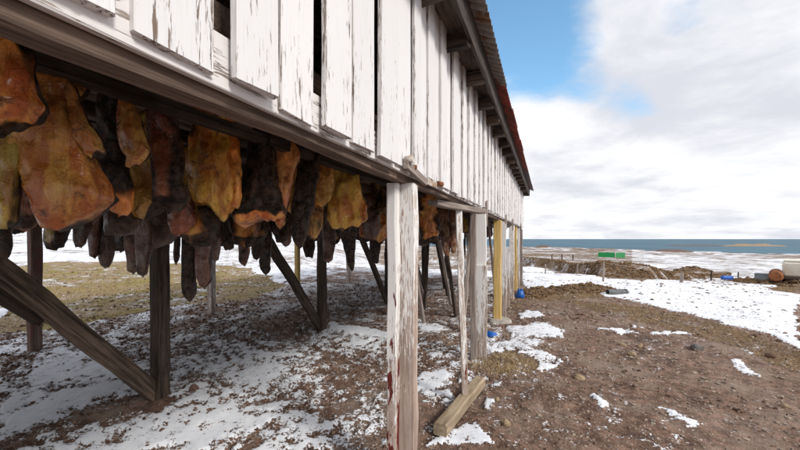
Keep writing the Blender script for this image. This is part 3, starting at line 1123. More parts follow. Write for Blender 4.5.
k = 0
FRONT = [
    ([(30, -30, 22), (55, -34, 30), (80, -36, 33), (105, -34, 35), (122, -30, 26), (134, -20, 10)], 1.02, ORANGE, NO, 'bulging orange brown slab of meat at the left edge, highest of the row', .10),
    ([(110, -14, 16), (150, -12, 21), (190, -10, 22), (215, -8, 20), (226, -2, 14)], 1.16, OLIVE, NO, 'olive amber slab below the bulging orange piece at the left edge', .06),
    ([(150, 8, 36), (185, 6, 39), (210, 8, 40), (228, 12, 32)], 1.36, RED, HALF, 'small dark reddish piece left of the biggest amber slab', None),
    ([(46, 40, 60), (70, 30, 66), (110, 22, 74), (150, 22, 84), (180, 28, 96), (200, 36, 101), (215, 42, 92), (226, 48, 70), (231, 54, 62)], 1.10, (.36, .15, .03), NO, 'biggest amber brown slab of meat, pear shaped, near left edge', .095),
    ([(78, 64, 70), (100, 66, 76), (122, 70, 86), (138, 77, 95), (150, 86, 101), (158, 86, 93)], 1.05, (.36, .19, .06), NO, 'curled brown flap lying over the biggest amber slab', .018),
    ([(90, 100, 122), (130, 98, 122), (165, 98, 127), (190, 100, 130), (205, 106, 128), (212, 112, 124)], 1.18, ORANGE, lambda u, v, s: 1.05 - max(0, v - .62) * 2.6, 'piece with black skinned top and orange bottom beside the biggest slab', None),
    ([(88, 122, 128), (110, 119, 134), (135, 118, 143), (150, 122, 149), (158, 128, 146), (166, 124, 132)], 1.10, (.44, .20, .05), NO, 'thin pointed amber flap of meat in front of black pieces', .018),
    ([(110, 130, 158), (150, 128, 164), (190, 129, 166), (210, 132, 164), (219, 136, 158)], 1.26, OLIVE, NO, 'flat olive amber slab between pointed flap and dark red piece', None),
    ([(105, 146, 172), (140, 150, 177), (175, 152, 184), (198, 154, 185), (209, 158, 178)], 1.14, (.20, .06, .028), EDGE, 'dark red slab with thick right edge above the nearest brown post', None),
    ([(190, 168, 190), (205, 170, 193), (222, 170, 194), (233, 174, 188)], 1.30, RED, NO, 'small curled red brown piece right above the nearest brown post', .05),
    ([(108, 196, 224), (130, 192, 230), (160, 189, 234), (190, 190, 236), (205, 194, 234), (214, 204, 226)], 1.20, (.46, .22, .035), lambda u, v, s: .12 + .4 * abs(2 * v - 1.0) ** 3 + (.4 if s > .3 else 0), 'broad glossy amber slab in the middle of the front row', None),
    ([(112, 216, 232), (140, 218, 237), (170, 224, 242), (195, 228, 243), (206, 230, 239)], 1.14, ORANGE, lambda u, v, s: .45 - .3 * u, 'narrow orange strip at the right edge of a broad amber slab', None),
    ([(128, 250, 272), (160, 246, 276), (195, 240, 280), (212, 236, 284), (225, 242, 281)], 1.12, ORANGE, lambda u, v, s: 1.1 - max(0, v - .84) * 6 - max(0, u - .9) * 3, 'black skinned flap of meat with orange lower rim', .05),
    ([(142, 274, 298), (155, 276, 302), (175, 276, 292), (200, 277, 288), (218, 274, 285), (227, 278, 283)], 1.10, (.50, .20, .06), NO, 'slim orange strip beside the black skinned flap', .04),
    ([(160, 282, 298), (185, 280, 298), (205, 280, 297), (213, 284, 292)], 1.30, AMBER, NO, 'small amber piece half hidden behind slim orange strip', None),
    ([(146, 300, 322), (175, 298, 318), (205, 292, 314), (230, 291, 309), (247, 296, 303)], 1.12, BROWN, ALL, 'long black skinned strip, widest of the black ones', .04),
    ([(155, 316, 334), (178, 313, 334), (195, 312, 332), (208, 315, 326)], 1.16, (.46, .22, .045), NO, 'small amber slab right of the long black strip', None),
    ([(198, 308, 325), (215, 308, 323), (228, 310, 322), (236, 312, 318)], 1.20, (.44, .21, .06), HALF, 'small pale brown lobe below the small amber slab', .03),
    ([(160, 334, 358), (185, 330, 362), (205, 328, 366), (220, 327, 367), (229, 334, 360)], 1.16, YELLOW, NO, 'squarish yellow amber slab, brightest of the row', None),
    ([(165, 362, 390), (190, 362, 390), (208, 363, 388), (216, 366, 386)], 1.30, OLIVE, lambda u, v, s: .55, 'dark olive slab just left of the front white post', None),
    ([(208, 358, 390), (225, 359, 390), (236, 360, 388), (241, 366, 384)], 1.40, (.34, .14, .03), NO, 'brown amber piece below the dark olive slab, left of front post', None),
    ([(190, 415, 436), (205, 416, 440), (225, 417, 440), (238, 421, 438), (244, 425, 434)], 1.06, (.42, .18, .03), EDGE, 'amber slab just right of the front white post', None),
    ([(205, 438, 448), (225, 440, 450), (245, 441, 451), (256, 444, 449)], 1.10, (.13, .055, .022), HALF, 'narrow brown strip hanging left of the thin white prop', .03),
    ([(210, 450, 457), (235, 450, 458), (252, 451, 456)], 1.0, (.13, .055, .022), HALF, 'narrow brown strip hanging right behind the thin white prop', .03),
]
for i, (rows, d, fl, sk, lab, T) in enumerate(FRONT):
    meat(rows, d * 1.32, fl, sk, lab, T, seed=i + 1, nu=64, nv=72)

# long strips of the second row that show below the front slabs, left to right
STRIPS = [
    (-2, 12, 215, 259, 1.9, DARK, 'short black strip at the left edge under the olive slab', ALL),
    (75, 90, 205, 246, 2.3, DARK, 'short dark strip below the right edge of the biggest slab', HALF),
    (90, 101, 205, 258, 2.5, (.07, .03, .022), 'ragged pale pinkish strip left of a black lobe', NO),
    (100, 113, 205, 267, 2.5, DARK, 'ragged dark brown strip with forked bottom left of nearest post', HALF),
    (112, 128, 205, 254, 2.6, DARK, 'broad blackish strip left of nearest post', ALL),
    (127, 138, 205, 274, 2.4, (.10, .05, .03), 'long dark strip second left of nearest brown post', HALF),
    (134, 149, 205, 277, 2.2, (.075, .038, .026), 'long greyish brown strip touching nearest brown post on its left', HALF),
    (174, 180, 225, 264, 2.9, DARK, 'thin black cord like strip right of nearest brown post', ALL),
    (182, 196, 215, 300, 2.1, DARK, 'longest black strip, right of nearest brown post', ALL),
    (195, 212, 215, 288, 2.0, (.095, .036, .024), 'long red brown strip right of the longest black strip', NO),
    (211, 221, 215, 263, 2.2, (.10, .05, .04), 'dark strip right of the long red brown strip', HALF),
    (222, 236, 208, 252, 2.4, DARK, 'short dark strip below the broad glossy amber slab', ALL),
    (238, 250, 208, 264, 2.5, (.12, .05, .04), 'dark red strip below the black skinned flap', HALF),
    (251, 263, 208, 258, 2.8, DARK, 'short black strip touching the leaning brace', ALL),
    (259, 272, 208, 274, 2.9, DARK, 'black strip hanging in front of the leaning brace', ALL),
    (281, 292, 208, 248, 2.6, (.12, .05, .04), 'short dark red strip left of the long black strip', HALF),
    (302, 316, 208, 258, 2.7, DARK, 'dark strip just left of the second brown post', ALL),
    (322, 336, 208, 262, 2.4, (.10, .05, .04), 'dark brown strip over the second brown post', HALF),
    (339, 356, 208, 272, 1.8, DARK, 'pointed black triangular strip below the yellow slab', ALL),
    (369, 381, 230, 262, 2.6, DARK, 'short black strip left of the front white post', ALL),
]
for i, (a, b_, y0_, y1_, d, fl, lab, sk) in enumerate(STRIPS):
    m_ = (a + b_) / 2; w_ = (b_ - a) / 2
    hgt = y1_ - y0_
    rs_ = random.Random(i)
    top = 239 - (2.08 - EYE) * FPX / (math.sin(TH) * d + math.cos(TH) * yz(m_, 239, -d)[0])
    rows = [(min(top, y0_ - 5), m_ - w_ * .8, m_ + w_ * .8), (y0_, a, b_), (y0_ + hgt * .6, a + w_ * .1, b_ - w_ * .05), (y0_ + hgt * .85, a + w_ * rs_.uniform(.0, .35), b_ - w_ * rs_.uniform(.0, .4)), (y1_ - 3, m_ - w_ * rs_.uniform(.45, .9), m_ + w_ * rs_.uniform(.45, .9)), (y1_, m_ - w_ * rs_.uniform(.1, .8), m_ + w_ * rs_.uniform(.2, .8))]
    if 'triangular' in lab:
        rows = [(min(top, y0_), a, b_), (y0_ + 20, a, b_), (y1_, b_ - 6, b_ - 2)]
    meat(rows, d, fl, sk, lab, .013, seed=100 + i, group='long strips hanging behind the front slabs', nu=28, nv=44, fold=1.6)

# the rows farther in: pieces nothing tells apart
BACK = {   # number in the hanging order: what singles it out in the picture (the others are wholly hidden)
    0: 'dark brown lump between pointed amber flap and nearest brown post, second row',
    1: 'amber brown slab behind the small curled piece, right of nearest brown post',
    3: 'sliver of dark brown meat between pale brown lobe and yellow slab',
    4: 'amber brown end peeping out just under the yellow slab',
    5: 'dark brown slab behind the dark olive slab left of front white post',
    9: 'dark brown end peeping out under the amber slab right of front post',
    12: 'black skinned piece between the narrow brown strips and front post',
    15: 'amber brown piece seen just right of the thin white prop',
    19: 'dark brown sliver right of the pair of white posts',
    21: 'dark brown sliver just left of the yellow post',
    24: 'amber brown end below the black skinned flap, its left side',
    25: 'black skinned end left of the long black strip, below orange strip',
    26: 'amber brown end under the long black strip and pale lobe',
    28: 'amber brown end under the dark olive slab near front white post',
    34: 'small amber brown end left of the narrow brown strips beyond front post',
    43: 'dark brown slab directly above the nearest brown post, behind dark red slab',
    44: 'sliver of amber brown meat left of the black skinned flap',
    45: 'amber brown end below the black skinned flap, its right side',
    46: 'black skinned sliver below the slim orange strip',
    48: 'black skinned sliver left of the pointed black triangular strip',
    49: 'black skinned sliver between yellow slab and brown amber piece',
    71: 'low black skinned end right of the pointed black triangular strip',
    82: 'amber brown end low behind the biggest slab, near left edge',
    86: 'small amber brown end deep behind the pointed black triangular strip',
    100: 'small amber brown end far back, just right of left edge',
}
rb = random.Random(4)
back_i = -1
for d in ROWS[2:]:
    y = .9 + rb.random() * .3 + (d - 1.7) * .25
    while y < 12.8:
        # the hanging place turned into the builder's rows
        Zc = math.sin(TH) * d + math.cos(TH) * y
        S = Zc / FPX
        pc = 400 + FPX * (y * math.sin(TH) - d * math.cos(TH)) / Zc
        w_ = rb.uniform(.07, .17) / S
        zb = rb.uniform(1.50, 1.75)
        r1 = 239 - (2.10 - EYE) / S; r2 = 239 - (zb - EYE) / S
        rows = [(r1, pc - w_ * .7, pc + w_ * .7), (r1 + (r2 - r1) * .3, pc - w_, pc + w_ * .9), (r1 + (r2 - r1) * .8, pc - w_ * .9, pc + w_), (r2, pc - w_ * .5, pc + w_ * .6)]
        kind = rb.random()
        if kind < .45:
            fl, sk, lab = (.07, .033, .02), HALF, 'dark brown piece of cured meat in the crowded back rows'
        elif kind < .7:
            fl, sk, lab = DARK, ALL, 'black skinned piece of cured meat in the crowded back rows'
        else:
            fl, sk, lab = rb.choice((AMBER, OLIVE, RED)), EDGE, 'amber brown piece of cured meat in the crowded back rows'
        back_i += 1
        sd_ = rb.randrange(300, 9000)
        if back_i in BACK:
            meat(rows, d, fl, sk, BACK[back_i], None, seed=sd_, group='cured meat in the back rows', nu=24, nv=24, rope=False)
        y += rb.uniform(.36, .62) * (1 if d < 4 else 2.2) * (1 if y < 7 else 1.6)

# ------------------------------------------------------------------ things beyond the shed
def box(name, c, size, mat, parent=None, rz=0.0, bev=.01):
    bm = bmesh.new()
    bmesh.ops.create_cube(bm, size=1)
    bmesh.ops.scale(bm, vec=size, verts=bm.verts)
    if bev:
        bmesh.ops.bevel(bm, geom=bm.edges[:], offset=bev, segments=1, affect='EDGES')
    me = bpy.data.meshes.new(name); bm.to_mesh(me); bm.free()
    o = link(name, me, M[mat], None)
    if parent is not None:
        o.parent = parent
    o.location = c
    o.rotation_euler = (0, 0, rz)
    return o


def empty(name, loc, rz=0.0):
    o = bpy.data.objects.new(name, None)
    COL.objects.link(o)
    o.location = loc
    o.rotation_euler = (0, 0, rz)
    return o


def at_depth(px, Zd, dz=0.0):
    d = pix_dir(px, 239)
    x, y = d.x * Zd, d.y * Zd
    return Vector((x, y, float(height(x, y)) + dz))


# fence posts
for px, py, hp, w, lab in ((545, 274, 10, .07, 'grey fence post nearest the shed corner on the snow field'),
                           (577, 275, 11, .08, 'pale fence post second from the shed on the snow field'),
                           (603, 282, 20, .08, 'tallest pale fence post standing alone on the snow field'),
                           (711, 281, 10, .10, 'dark fence post left of the blue barrel'),
                           (681, 283, 10, .12, 'brown stub post at the right end of the turf bank'),
                           (738, 280, 8, .09, 'dark fence post right of the blue barrel')):
    g = gpix(px, py)
    Zd = -math.sin(TH) * g.x + math.cos(TH) * g.y
    hh = hp * Zd / FPX
    o = plank('fence_post', (g.x, g.y, g.z - .15), (g.x + .03, g.y, g.z + hh), w * .75, w * .75, 'grey_wood' if 'dark' not in lab else 'old_post', None)
    tag(o, lab, 'fence post', 'fence posts on the snow field')

# dark pipe lying on the snow
g = gpix(617, 294.5)
Zd = -math.sin(TH) * g.x + math.cos(TH) * g.y
L = 19 * Zd / FPX
rvec = Vector((math.cos(TH), math.sin(TH), 0))
rr_ = 2.7 * Zd / FPX
pr = empty('pipe', (g.x, g.y, g.z))
tag(pr, 'short dark grey pipe lying on the edge of the snow field', 'pipe')


def ring_pipe(name, p0, p1, r, rin, mat, parent, seg=20):
    bm = bmesh.new()
    L = (p1 - p0).length
    rings = []
    for rad_, z in ((rin, 0), (r, 0), (r, L), (rin, L)):
        rings.append([bm.verts.new((rad_ * math.cos(2 * math.pi * i / seg), rad_ * math.sin(2 * math.pi * i / seg), z)) for i in range(seg)])
    for a, b_ in ((0, 1), (1, 2), (2, 3), (3, 0)):
        for i in range(seg):
            j = (i + 1) % seg
            bm.faces.new((rings[a][i], rings[a][j], rings[b_][j], rings[b_][i]))
    bmesh.ops.recalc_face_normals(bm, faces=bm.faces)
    me = bpy.data.meshes.new(name); bm.to_mesh(me); bm.free()
    o = link(name, me, M[mat], None)
    o.parent = parent
    o.matrix_basis = Matrix.Translation(p0) @ (p1 - p0).to_track_quat('Z', 'Y').to_matrix().to_4x4()
    return o


ring_pipe('tube', -rvec * L / 2 + Vector((0, 0, rr_ * .9)), rvec * L / 2 + Vector((0, .1, rr_ * .8)), rr_, rr_ * .8, 'pipe_dark', pr)
ring_pipe('collar', rvec * L * .42 + Vector((0, .08, rr_ * .8)), rvec * L * .5 + Vector((0, .1, rr_ * .8)), rr_ * 1.15, rr_ * .78, 'pipe_dark', pr)


def barrel(name, loc, axis, L, R, mat, lab):
    root = empty(name, loc)
    tag(root, lab, 'barrel')
    seg = 20
    prof = [(0, .0), (0, .86), (.03, .93), (.12, .97), (.3, 1.0), (.33, 1.04), (.36, 1.0), (.64, 1.0), (.67, 1.04), (.7, 1.0), (.88, .97), (.97, .93), (1, .86), (1, 0)]
    Vv = []; Fc = []
    for z, q in prof:
        for i in range(seg):
            t = 2 * math.pi * i / seg
            Vv.append((R * q * math.cos(t), R * q * math.sin(t), (z - .5) * L))
    for k_ in range(len(prof) - 1):
        for i in range(seg):
            j = (i + 1) % seg
            Fc.append((k_ * seg + i, k_ * seg + j, (k_ + 1) * seg + j, (k_ + 1) * seg + i))
    o = link('shell', new_mesh('shell', Vv, Fc, True), M[mat], None)
    o.parent = root
    o.matrix_basis = Matrix.Translation((0, 0, R * .95)) @ axis.to_track_quat('Z', 'Y').to_matrix().to_4x4()
    c = cyl('bung', Vector((0, 0, R * .95)) + axis * L * .5 + Vector((0, 0, R * .4)), Vector((0, 0, R * .95)) + axis * (L * .5 + .03) + Vector((0, 0, R * .4)), R * .14, mat, None, 10)
    c.parent = root
    return root


b0 = gpix(727, 281.0)
Zd = -math.sin(TH) * b0.x + math.cos(TH) * b0.y
b0.z += .10
barrel('plastic_barrel', b0, rvec.copy(), 10 * Zd / FPX, 2.1 * Zd / FPX, 'blue_plastic', 'blue plastic barrel lying on its side on the snow')

# rusty tank, grey trough and pale tank body on a dark flatbed, at the right edge
g = gpix(776, 281.5)
Zd = -math.sin(TH) * g.x + math.cos(TH) * g.y
S = Zd / FPX
fvec = pix_dir(776, 239).normalized()
RZR = TH - math.atan((785 - 400) / FPX)
root = empty('rusty_tank', (g.x, g.y, g.z))
tag(root, 'rusty brown round steel tank beside pale box at right edge', 'tank')
R_ = 5.3 * S
o = cyl('tank_shell', Vector((0, 0, R_ + .05)) - fvec * .9, Vector((0, 0, R_ + .05)) + fvec * 1.6, R_, 'rust', None, 28); o.parent = root
o = cyl('tank_end', Vector((0, 0, R_ + .05)) - fvec * 1.05, Vector((0, 0, R_ + .05)) - fvec * .9, R_ * .75, 'rust', None, 28, R_ * .99); o.parent = root
for s_i in (-.5, 1.2):
    o = box('tank_saddle', Vector((0, 0, .12)) + fvec * s_i, (R_ * 1.5, .15, .30), 'dark_steel', root, RZR)

g2 = gpix(762, 279.5)
root = empty('grey_trough', g2, RZR)
tag(root, 'low grey box shaped trough left of the rusty tank', 'trough')
Zt = -math.sin(TH) * g2.x + math.cos(TH) * g2.y
St = Zt / FPX
wT, hT = 15 * St * .68, 6 * St
box('front_panel', (0, -.45, hT / 2), (wT, .06, hT), 'tank_grey', root)
box('back_panel', (0, .45, hT / 2), (wT, .06, hT), 'tank_grey', root)
for s_i in (-1, 1):
    box('end_panel', (s_i * (wT / 2 - .03), 0, hT / 2), (.055, .83, hT * .97), 'tank_grey', root)
box('bottom_panel', (0, 0, .08), (wT * .95, .83, .05), 'tank_grey', root)
box('rim', (0, -.46, hT), (wT * 1.03, .12, .07), 'tank_grey', root)

g3 = gpix(796, 281.5)
Z3 = -math.sin(TH) * g3.x + math.cos(TH) * g3.y
S3 = Z3 / FPX
root = empty('trailer', (g3.x, g3.y, g3.z), RZR)
tag(root, 'pale boxy trailer body on dark flatbed cut by the right edge', 'trailer')
Wd = 5.2
x0_ = -14 * S3 * .67
box('flatbed', (Wd / 2 + x0_ - .25, .6, 3.4 * S3), (Wd + .5, 2.2, 1.8 * S3), 'dark_steel', root)
box('body', (Wd / 2 + x0_, .6, (4.3 + 8) * S3), (Wd, 2.2, 15.6 * S3), 'off_white', root, bev=.12)
box('body_rail', (Wd / 2 + x0_, .6, 20.6 * S3), (Wd * .98, 2.1, .08), 'off_white', root)
for s_i in (x0_ + .4, x0_ + 3.9):
    for yy_ in (-.4, 1.55):
        w_ = cyl('wheel', (s_i, yy_, .36), (s_i, yy_ + .22, .36), .38, 'dark_steel', None, 20); w_.parent = root

# green shipping containers below the bank
def container(px, Zd, L, Hh, mat, lab, rz):
    c = at_depth(px, Zd)
    root = empty('shipping_container', c, rz)
    tag(root, lab, 'container', 'green containers behind the bank')
    box('body', (0, 0, Hh / 2), (L, 2.4, Hh - .2), mat, root, bev=.03)
    for k_ in range(int(L / .55)):
        box('wall_rib', (-L / 2 + .3 + k_ * .55, -1.215, Hh / 2), (.22, .06, Hh - .45), mat, root, bev=0)
    for sx in (-1, 1):
        for sy in (-1, 1):
            box('corner_post', (sx * (L / 2 - .05), sy * 1.17, Hh / 2), (.16, .16, Hh), mat, root, bev=0)
    for sz in (.1, Hh - .1):
        box('rail', (0, -1.22, sz), (L, .12, .17), mat, root, bev=0)


container(606.5, 140, 5.6, 1.9, 'green_paint', 'longer bright green container behind the turf bank', TH - .53)
container(620.3, 138, 2.9, 2.0, 'green_light', 'shorter paler green container at the right end of the pair', TH - .53)
# small far posts beyond the bank
for px, lab in ((552, 'tiny dark post far beyond the bank, nearest the shed'), (562, 'tiny dark post far beyond the bank, middle one'), (573, 'tiny dark post far beyond the bank, nearest the green containers')):
    c = at_depth(px, 90)
    o = plank('far_post', (c.x, c.y, c.z - .2), (c.x, c.y, c.z + 1.5), .35, .3, 'dark_steel', None)
    tag(o, lab, 'post', 'far posts beyond the bank')


# blue plastic sheets at the feet of the front posts
def rag(px, py, wpx, hpx, lab):
    g = gpix(px, py)
    Zd = -math.sin(TH) * g.x + math.cos(TH) * g.y
    S = Zd / FPX
    n = 16
    Vv = []; Fc = []
    for i in range(n + 1):
        for j in range(n + 1):
            u, v_ = i / n * 2 - 1, j / n * 2 - 1
            rr2 = u * u + v_ * v_
            hh = hpx * S * max(0, 1 - rr2) ** .6 * (.6 + .8 * float(fbm(u * 2.3 + px, v_ * 2.3, 3, 3)))
            k_ = 1 / max(1, math.sqrt(rr2) * (1.0 + .25 * (float(fbm(u * 3, v_ * 3 + px, 1, 2)) - .5)))
            Vv.append((u * k_ * wpx * S / 2, v_ * k_ * .14, hh))
    for i in range(n):
        for j in range(n):
            a = i * (n + 1) + j
            Fc.append((a, a + n + 1, a + n + 2, a + 1))
    o = link('plastic_sheet', new_mesh('plastic_sheet', Vv, Fc, True), M['blue_plastic'])
    sol = o.modifiers.new('thickness', 'SOLIDIFY'); sol.thickness = .006
    o.location = (g.x, g.y, floor_z(g.x, g.y))
    o.rotation_euler = (0, 0, TH)
    tag(o, lab, 'plastic sheet', 'blue plastic at the post feet')


rag(491, 335, 14, 4.0, 'crumpled blue plastic by the foot of the yellow post')
rag(520, 297, 9, 8, 'smaller bright blue plastic lump at the far end of the shed')


# stones one can tell apart
def stone(px, py, wpx, hpx, mat, lab, seed):
    g = gpix(px, py)
    Zd = -math.sin(TH) * g.x + math.cos(TH) * g.y
    S = Zd / FPX
    bm = bmesh.new()
    bmesh.ops.create_icosphere(bm, subdivisions=3, radius=1)
    co = np.array([v.co[:] for v in bm.verts])
    n = fbm(co[:, 0] * 1.1 + seed, co[:, 1] * 1.1, co[:, 2] * 1.1 + seed, 3)
    for v, q in zip(bm.verts, n):
        v.co = v.co * (.65 + .7 * q)
        v.co.x = round(v.co.x * 3.2 + .12 * v.co.y) / 3.2 * .4 + v.co.x * .6
        v.co.z *= 1 if v.co.z > 0 else .6
        v.co = Vector((v.co.x * wpx * S / 2, v.co.y * wpx * S / 2 * .8, v.co.z * hpx * S * .75))
    me = bpy.data.meshes.new('stone'); bm.to_mesh(me); bm.free()
    o = link('stone', me, M[mat])
    o.location = (g.x, g.y, floor_z(g.x, g.y) + hpx * S * .15)
    o.rotation_euler = (0, 0, seed)
    tag(o, lab, 'stone', 'stones on the bare ground')


stone(697, 350, 13, 7, 'stone_grey', 'biggest grey stone on the bare ground at right', 1)
stone(771, 357, 10, 5, 'stone_brown', 'brown stone at far right near the dead grass', 2)
stone(632, 357, 8, 3.5, 'stone_tan', 'small tan stone in the middle of the bare ground', 3)
stone(640, 347, 6, 3, 'stone_tan', 'smaller tan stone just above the small tan stone', 4)
stone(579, 377, 13, 4, 'stone_tan', 'flat tan stone right of the shed posts', 5)
stone(622, 345, 8, 3, 'stone_tan', 'flat pale stone beside a thin snow streak', 6)
stone(506, 425, 9, 6, 'stone_tan', 'tan pebble stone right of the timber block', 7)
stone(497, 401, 7, 4, 'stone_tan', 'small ochre stone near the snow by the block', 8)
stone(785, 407, 7, 4, 'stone_tan', 'tan stone at the lower right edge', 9)
stone(194, 391, 8, 6, 'stone_brown', 'dark stone on snow right of nearest brown post', 10)
stone(333, 432, 5, 3, 'stone_tan', 'orange tan stone on soil left of the front post', 11)

# concrete pad under the yellow post
g = gpix(500, 331)
bm = bmesh.new()
bmesh.ops.create_icosphere(bm, subdivisions=3, radius=1)
for v in bm.verts:
    q = float(fbm(v.co.x * 2, v.co.y * 2, v.co.z * 2, 3))
    v.co = Vector((v.co.x * .24 * (.8 + .4 * q), v.co.y * .19 * (.8 + .4 * q), max(-.05, min(.045, v.co.z * .09)) * (.8 + .4 * q)))
me = bpy.data.meshes.new('footing'); bm.to_mesh(me); bm.free()
o = link('footing', me, M['concrete'], p_yel)
yyp = yz(497.5, 239, -.86)[0]
o.location = Vector((-.82, yyp, floor_z(-.82, yyp) + .01))


# ------------------------------------------------------------------ loose ground cover
def scatter(n, rmin, rmax, amin, amax):
    """points with density falling with distance, about even in the picture"""
    u = rng.random(n); r_ = rmin * (rmax / rmin) ** u
    a = np.radians(view_deg - (amin + (amax - amin) * rng.random(n)))
    return r_ * np.cos(a), r_ * np.sin(a), r_


ico_V = np.array([(0, 0, 1), (.89, 0, .45), (.28, .85, .45), (-.72, .53, .45), (-.72, -.53, .45), (.28, -.85, .45),
                  (.72, .53, -.45), (-.28, .85, -.45), (-.89, 0, -.45), (-.28, -.85, -.45), (.72, -.53, -.45), (0, 0, -1)], float)
ico_F = np.array([(0, 1, 2), (0, 2, 3), (0, 3, 4), (0, 4, 5), (0, 5, 1), (1, 6, 2), (2, 7, 3), (3, 8, 4), (4, 9, 5), (5, 10, 1),
                  (2, 6, 7), (3, 7, 8), (4, 8, 9), (5, 9, 10), (1, 10, 6), (6, 11, 7), (7, 11, 8), (8, 11, 9), (9, 11, 10), (10, 11, 6)])


def lumps(name, x, y, size, flat, mat, label, cat):
    n = len(x)
    z = true_ground(x, y)
    sc = size[:, None, None] * (1 + .45 * (rng.random((n, 12, 1)) - .5) * 2)
    an = rng.random((n, 1, 3)) * .9 + .55
    an[:, :, 2] *= flat
    V_ = ico_V[None] * sc * an
    t = rng.random(n) * 6.28
    c, s = np.cos(t)[:, None], np.sin(t)[:, None]
    X = V_[:, :, 0] * c - V_[:, :, 1] * s + x[:, None]
    Y = V_[:, :, 0] * s + V_[:, :, 1] * c + y[:, None]
    Zq = V_[:, :, 2] + (z + size * flat * .25)[:, None]
    VV = np.stack([X, Y, Zq], -1).reshape(-1, 3)
    FF = (ico_F[None] + (np.arange(n) * 12)[:, None, None]).reshape(-1, 3)
    o = link(name, new_mesh(name, VV, FF), M[mat])
    tag(o, label, cat, kind='stuff')
    return o


x, y, r_ = scatter(26000, 1.4, 24, -50, 50)
s, gr, de = cover_fields(x, y)
keep = (s > -.55) & (s < .10) & ((x < -1) | (fbm(x * 1.1, y * 1.1, 12, 3) > .52))
x, y, r_, s = x[keep], y[keep], r_[keep], s[keep]
size = (.003 + .010 * rng.random(len(x)) ** 3) * np.clip(r_ / 3.2, .7, 3.0)
lumps('soil_clods', x, y, size, .7, 'clod', 'dark crumbs of soil and dead plants on the ground', 'soil')
x, y, r_ = scatter(34000, 1.6, 14, -52, 6)
s, gr, de = cover_fields(x, y)
keep = (s > -.35) & (s < .22) & (gr < .5) & (fbm(x * 4, y * 4, 8, 3) > .46)
x, y, r_ = x[keep], y[keep], r_[keep]
size = (.003 + .010 * rng.random(len(x)) ** 3) * np.clip(r_ / 3.2, .7, 2)
lumps('plant_crumbs', x, y, size, .75, 'clod', 'dark wilted plant clumps poking through thin snow under the shed', 'soil')
x, y, r_ = scatter(16000, 1.4, 18, -6, 50)
s, gr, de = cover_fields(x, y)
keep = (s < .0) & (x > -2)
x, y, r_ = x[keep], y[keep], r_[keep]
size = (.003 + .011 * rng.random(len(x)) ** 3) * np.clip(r_ / 3.2, .7, 3)
lumps('gravel', x, y, size, .6, 'pebble', 'pale gravel strewn over the brown bare ground', 'gravel')


# heath clumps on the turf bank and on the low mounds, scattered bits on the snow field
x, y, r_ = scatter(60000, 9, 75, 12, 48)
b_d, b_h = bank(x, y)
keep = (b_d > -.2) & (b_d < 12) & (b_h > .08) & (fbm(x * .9, y * .9, 7, 3) > .42)
near_m = np.zeros(len(x), bool)
for p, rad_, h_ in MOUNDS[:8]:
    near_m |= np.hypot(x - p.x, y - p.y) < rad_ * 1.3
keep = keep | (near_m & (rng.random(len(x)) < .8))
x, y, r_ = x[keep], y[keep], r_[keep]
lumps('heath_clumps', x, y, (.02 + .05 * rng.random(len(x)) ** 2) * np.clip(r_ / 14, .7, 3.2), .7, 'heath', 'brown heath clumps covering the turf bank and mounds', 'heath')
x, y, r_ = scatter(2600, 7, 45, 18, 50)
s, gr, de = cover_fields(x, y)
keep = (s > .02) & (fbm(x * .35, y * .35, 3, 3) > .44)
x, y, r_ = x[keep], y[keep], r_[keep]
lumps('snow_litter', x, y, (.012 + .04 * rng.random(len(x)) ** 3) * np.clip(r_ / 14, .7, 2.2), .45, 'heath', 'brown grass tips and litter showing through the snow field', 'grass')


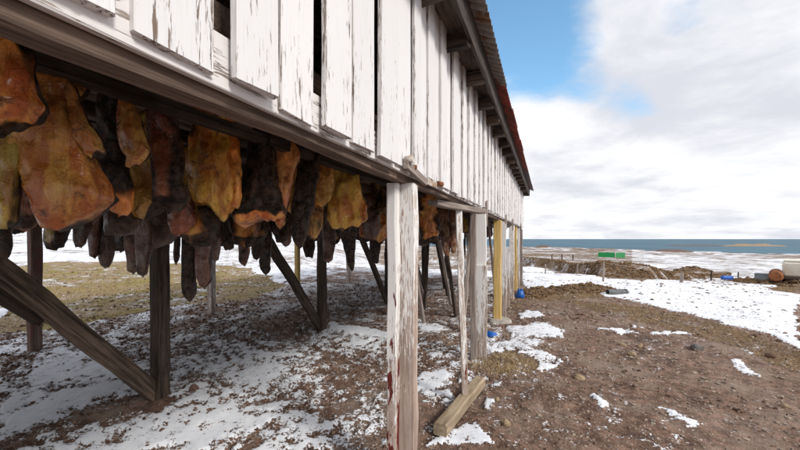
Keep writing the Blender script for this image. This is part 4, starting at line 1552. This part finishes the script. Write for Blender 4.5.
def blades(name, x, y, hgt, wid, mat, label, lean=.6):
    n = len(x)
    z = true_ground(x, y)
    t = rng.random(n) * 6.28; l = lean * rng.random(n) * hgt
    t2 = rng.random(n) * 6.28
    p0 = np.stack([x - np.cos(t2) * wid, y - np.sin(t2) * wid, z - .01], -1)
    p1 = np.stack([x + np.cos(t2) * wid, y + np.sin(t2) * wid, z - .01], -1)
    m0 = np.stack([x - np.cos(t2) * wid * .6 + np.cos(t) * l * .4, y - np.sin(t2) * wid * .6 + np.sin(t) * l * .4, z + hgt * .6], -1)
    m1 = np.stack([x + np.cos(t2) * wid * .6 + np.cos(t) * l * .4, y + np.sin(t2) * wid * .6 + np.sin(t) * l * .4, z + hgt * .6], -1)
    tp = np.stack([x + np.cos(t) * l * 1.3, y + np.sin(t) * l * 1.3, z + hgt * (1 - .35 * rng.random(n))], -1)
    VV = np.stack([p0, p1, m1, m0, tp], 1).reshape(-1, 3)
    b5 = np.arange(n) * 5
    FF = np.concatenate([np.stack([b5, b5 + 1, b5 + 2], -1), np.stack([b5, b5 + 2, b5 + 3], -1), np.stack([b5 + 3, b5 + 2, b5 + 4], -1)])
    o = link(name, new_mesh(name, VV, FF), M[mat])
    tag(o, label, 'grass', kind='stuff')


x, y, r_ = scatter(90000, 1.6, 40, -10, 50)
s, gr, de = cover_fields(x, y)
keep = (de > .6) & (s < .02) & (fbm(x * 1.6, y * 1.6, 4, 3) > .45)
x, y, r_ = x[keep], y[keep], r_[keep]
blades('dead_grass', x, y, (.015 + .03 * rng.random(len(x))) * np.clip(r_ / 7, .6, 2.0), .0016 * np.clip(r_ / 3, 1, 8), 'dead_grass', 'straw coloured dead grass in patches on the open ground', 1.2)
x, y, r_ = scatter(60000, 4.5, 24, -52, 0)
s, gr, de = cover_fields(x, y)
keep = (gr > .5) & (s < .0) & (fbm(x * 1.2, y * 1.2, 4, 3) > .47)
x, y, r_ = x[keep], y[keep], r_[keep]
blades('olive_grass', x, y, (.010 + .018 * rng.random(len(x))) * np.clip(r_ / 7, .6, 2.0), .0014 * np.clip(r_ / 3, 1, 6), 'green_grass', 'short olive grass beyond the far posts', 1.0)
# tufts round the post feet
for px, py, n, sp in ((510, 362, 900, .16), (500, 370, 500, .12), (524, 300, 250, .3), (475, 366, 200, .08)):
    g = gpix(px, py)
    xx = g.x + rng.normal(0, sp, n); yy_ = g.y + rng.normal(0, sp * .8, n)
    blades('straw_tuft', xx, yy_, .02 + .045 * rng.random(n), .0022 * np.ones(n), 'straw', 'tuft of pale straw at the foot of a front post', 1.6)
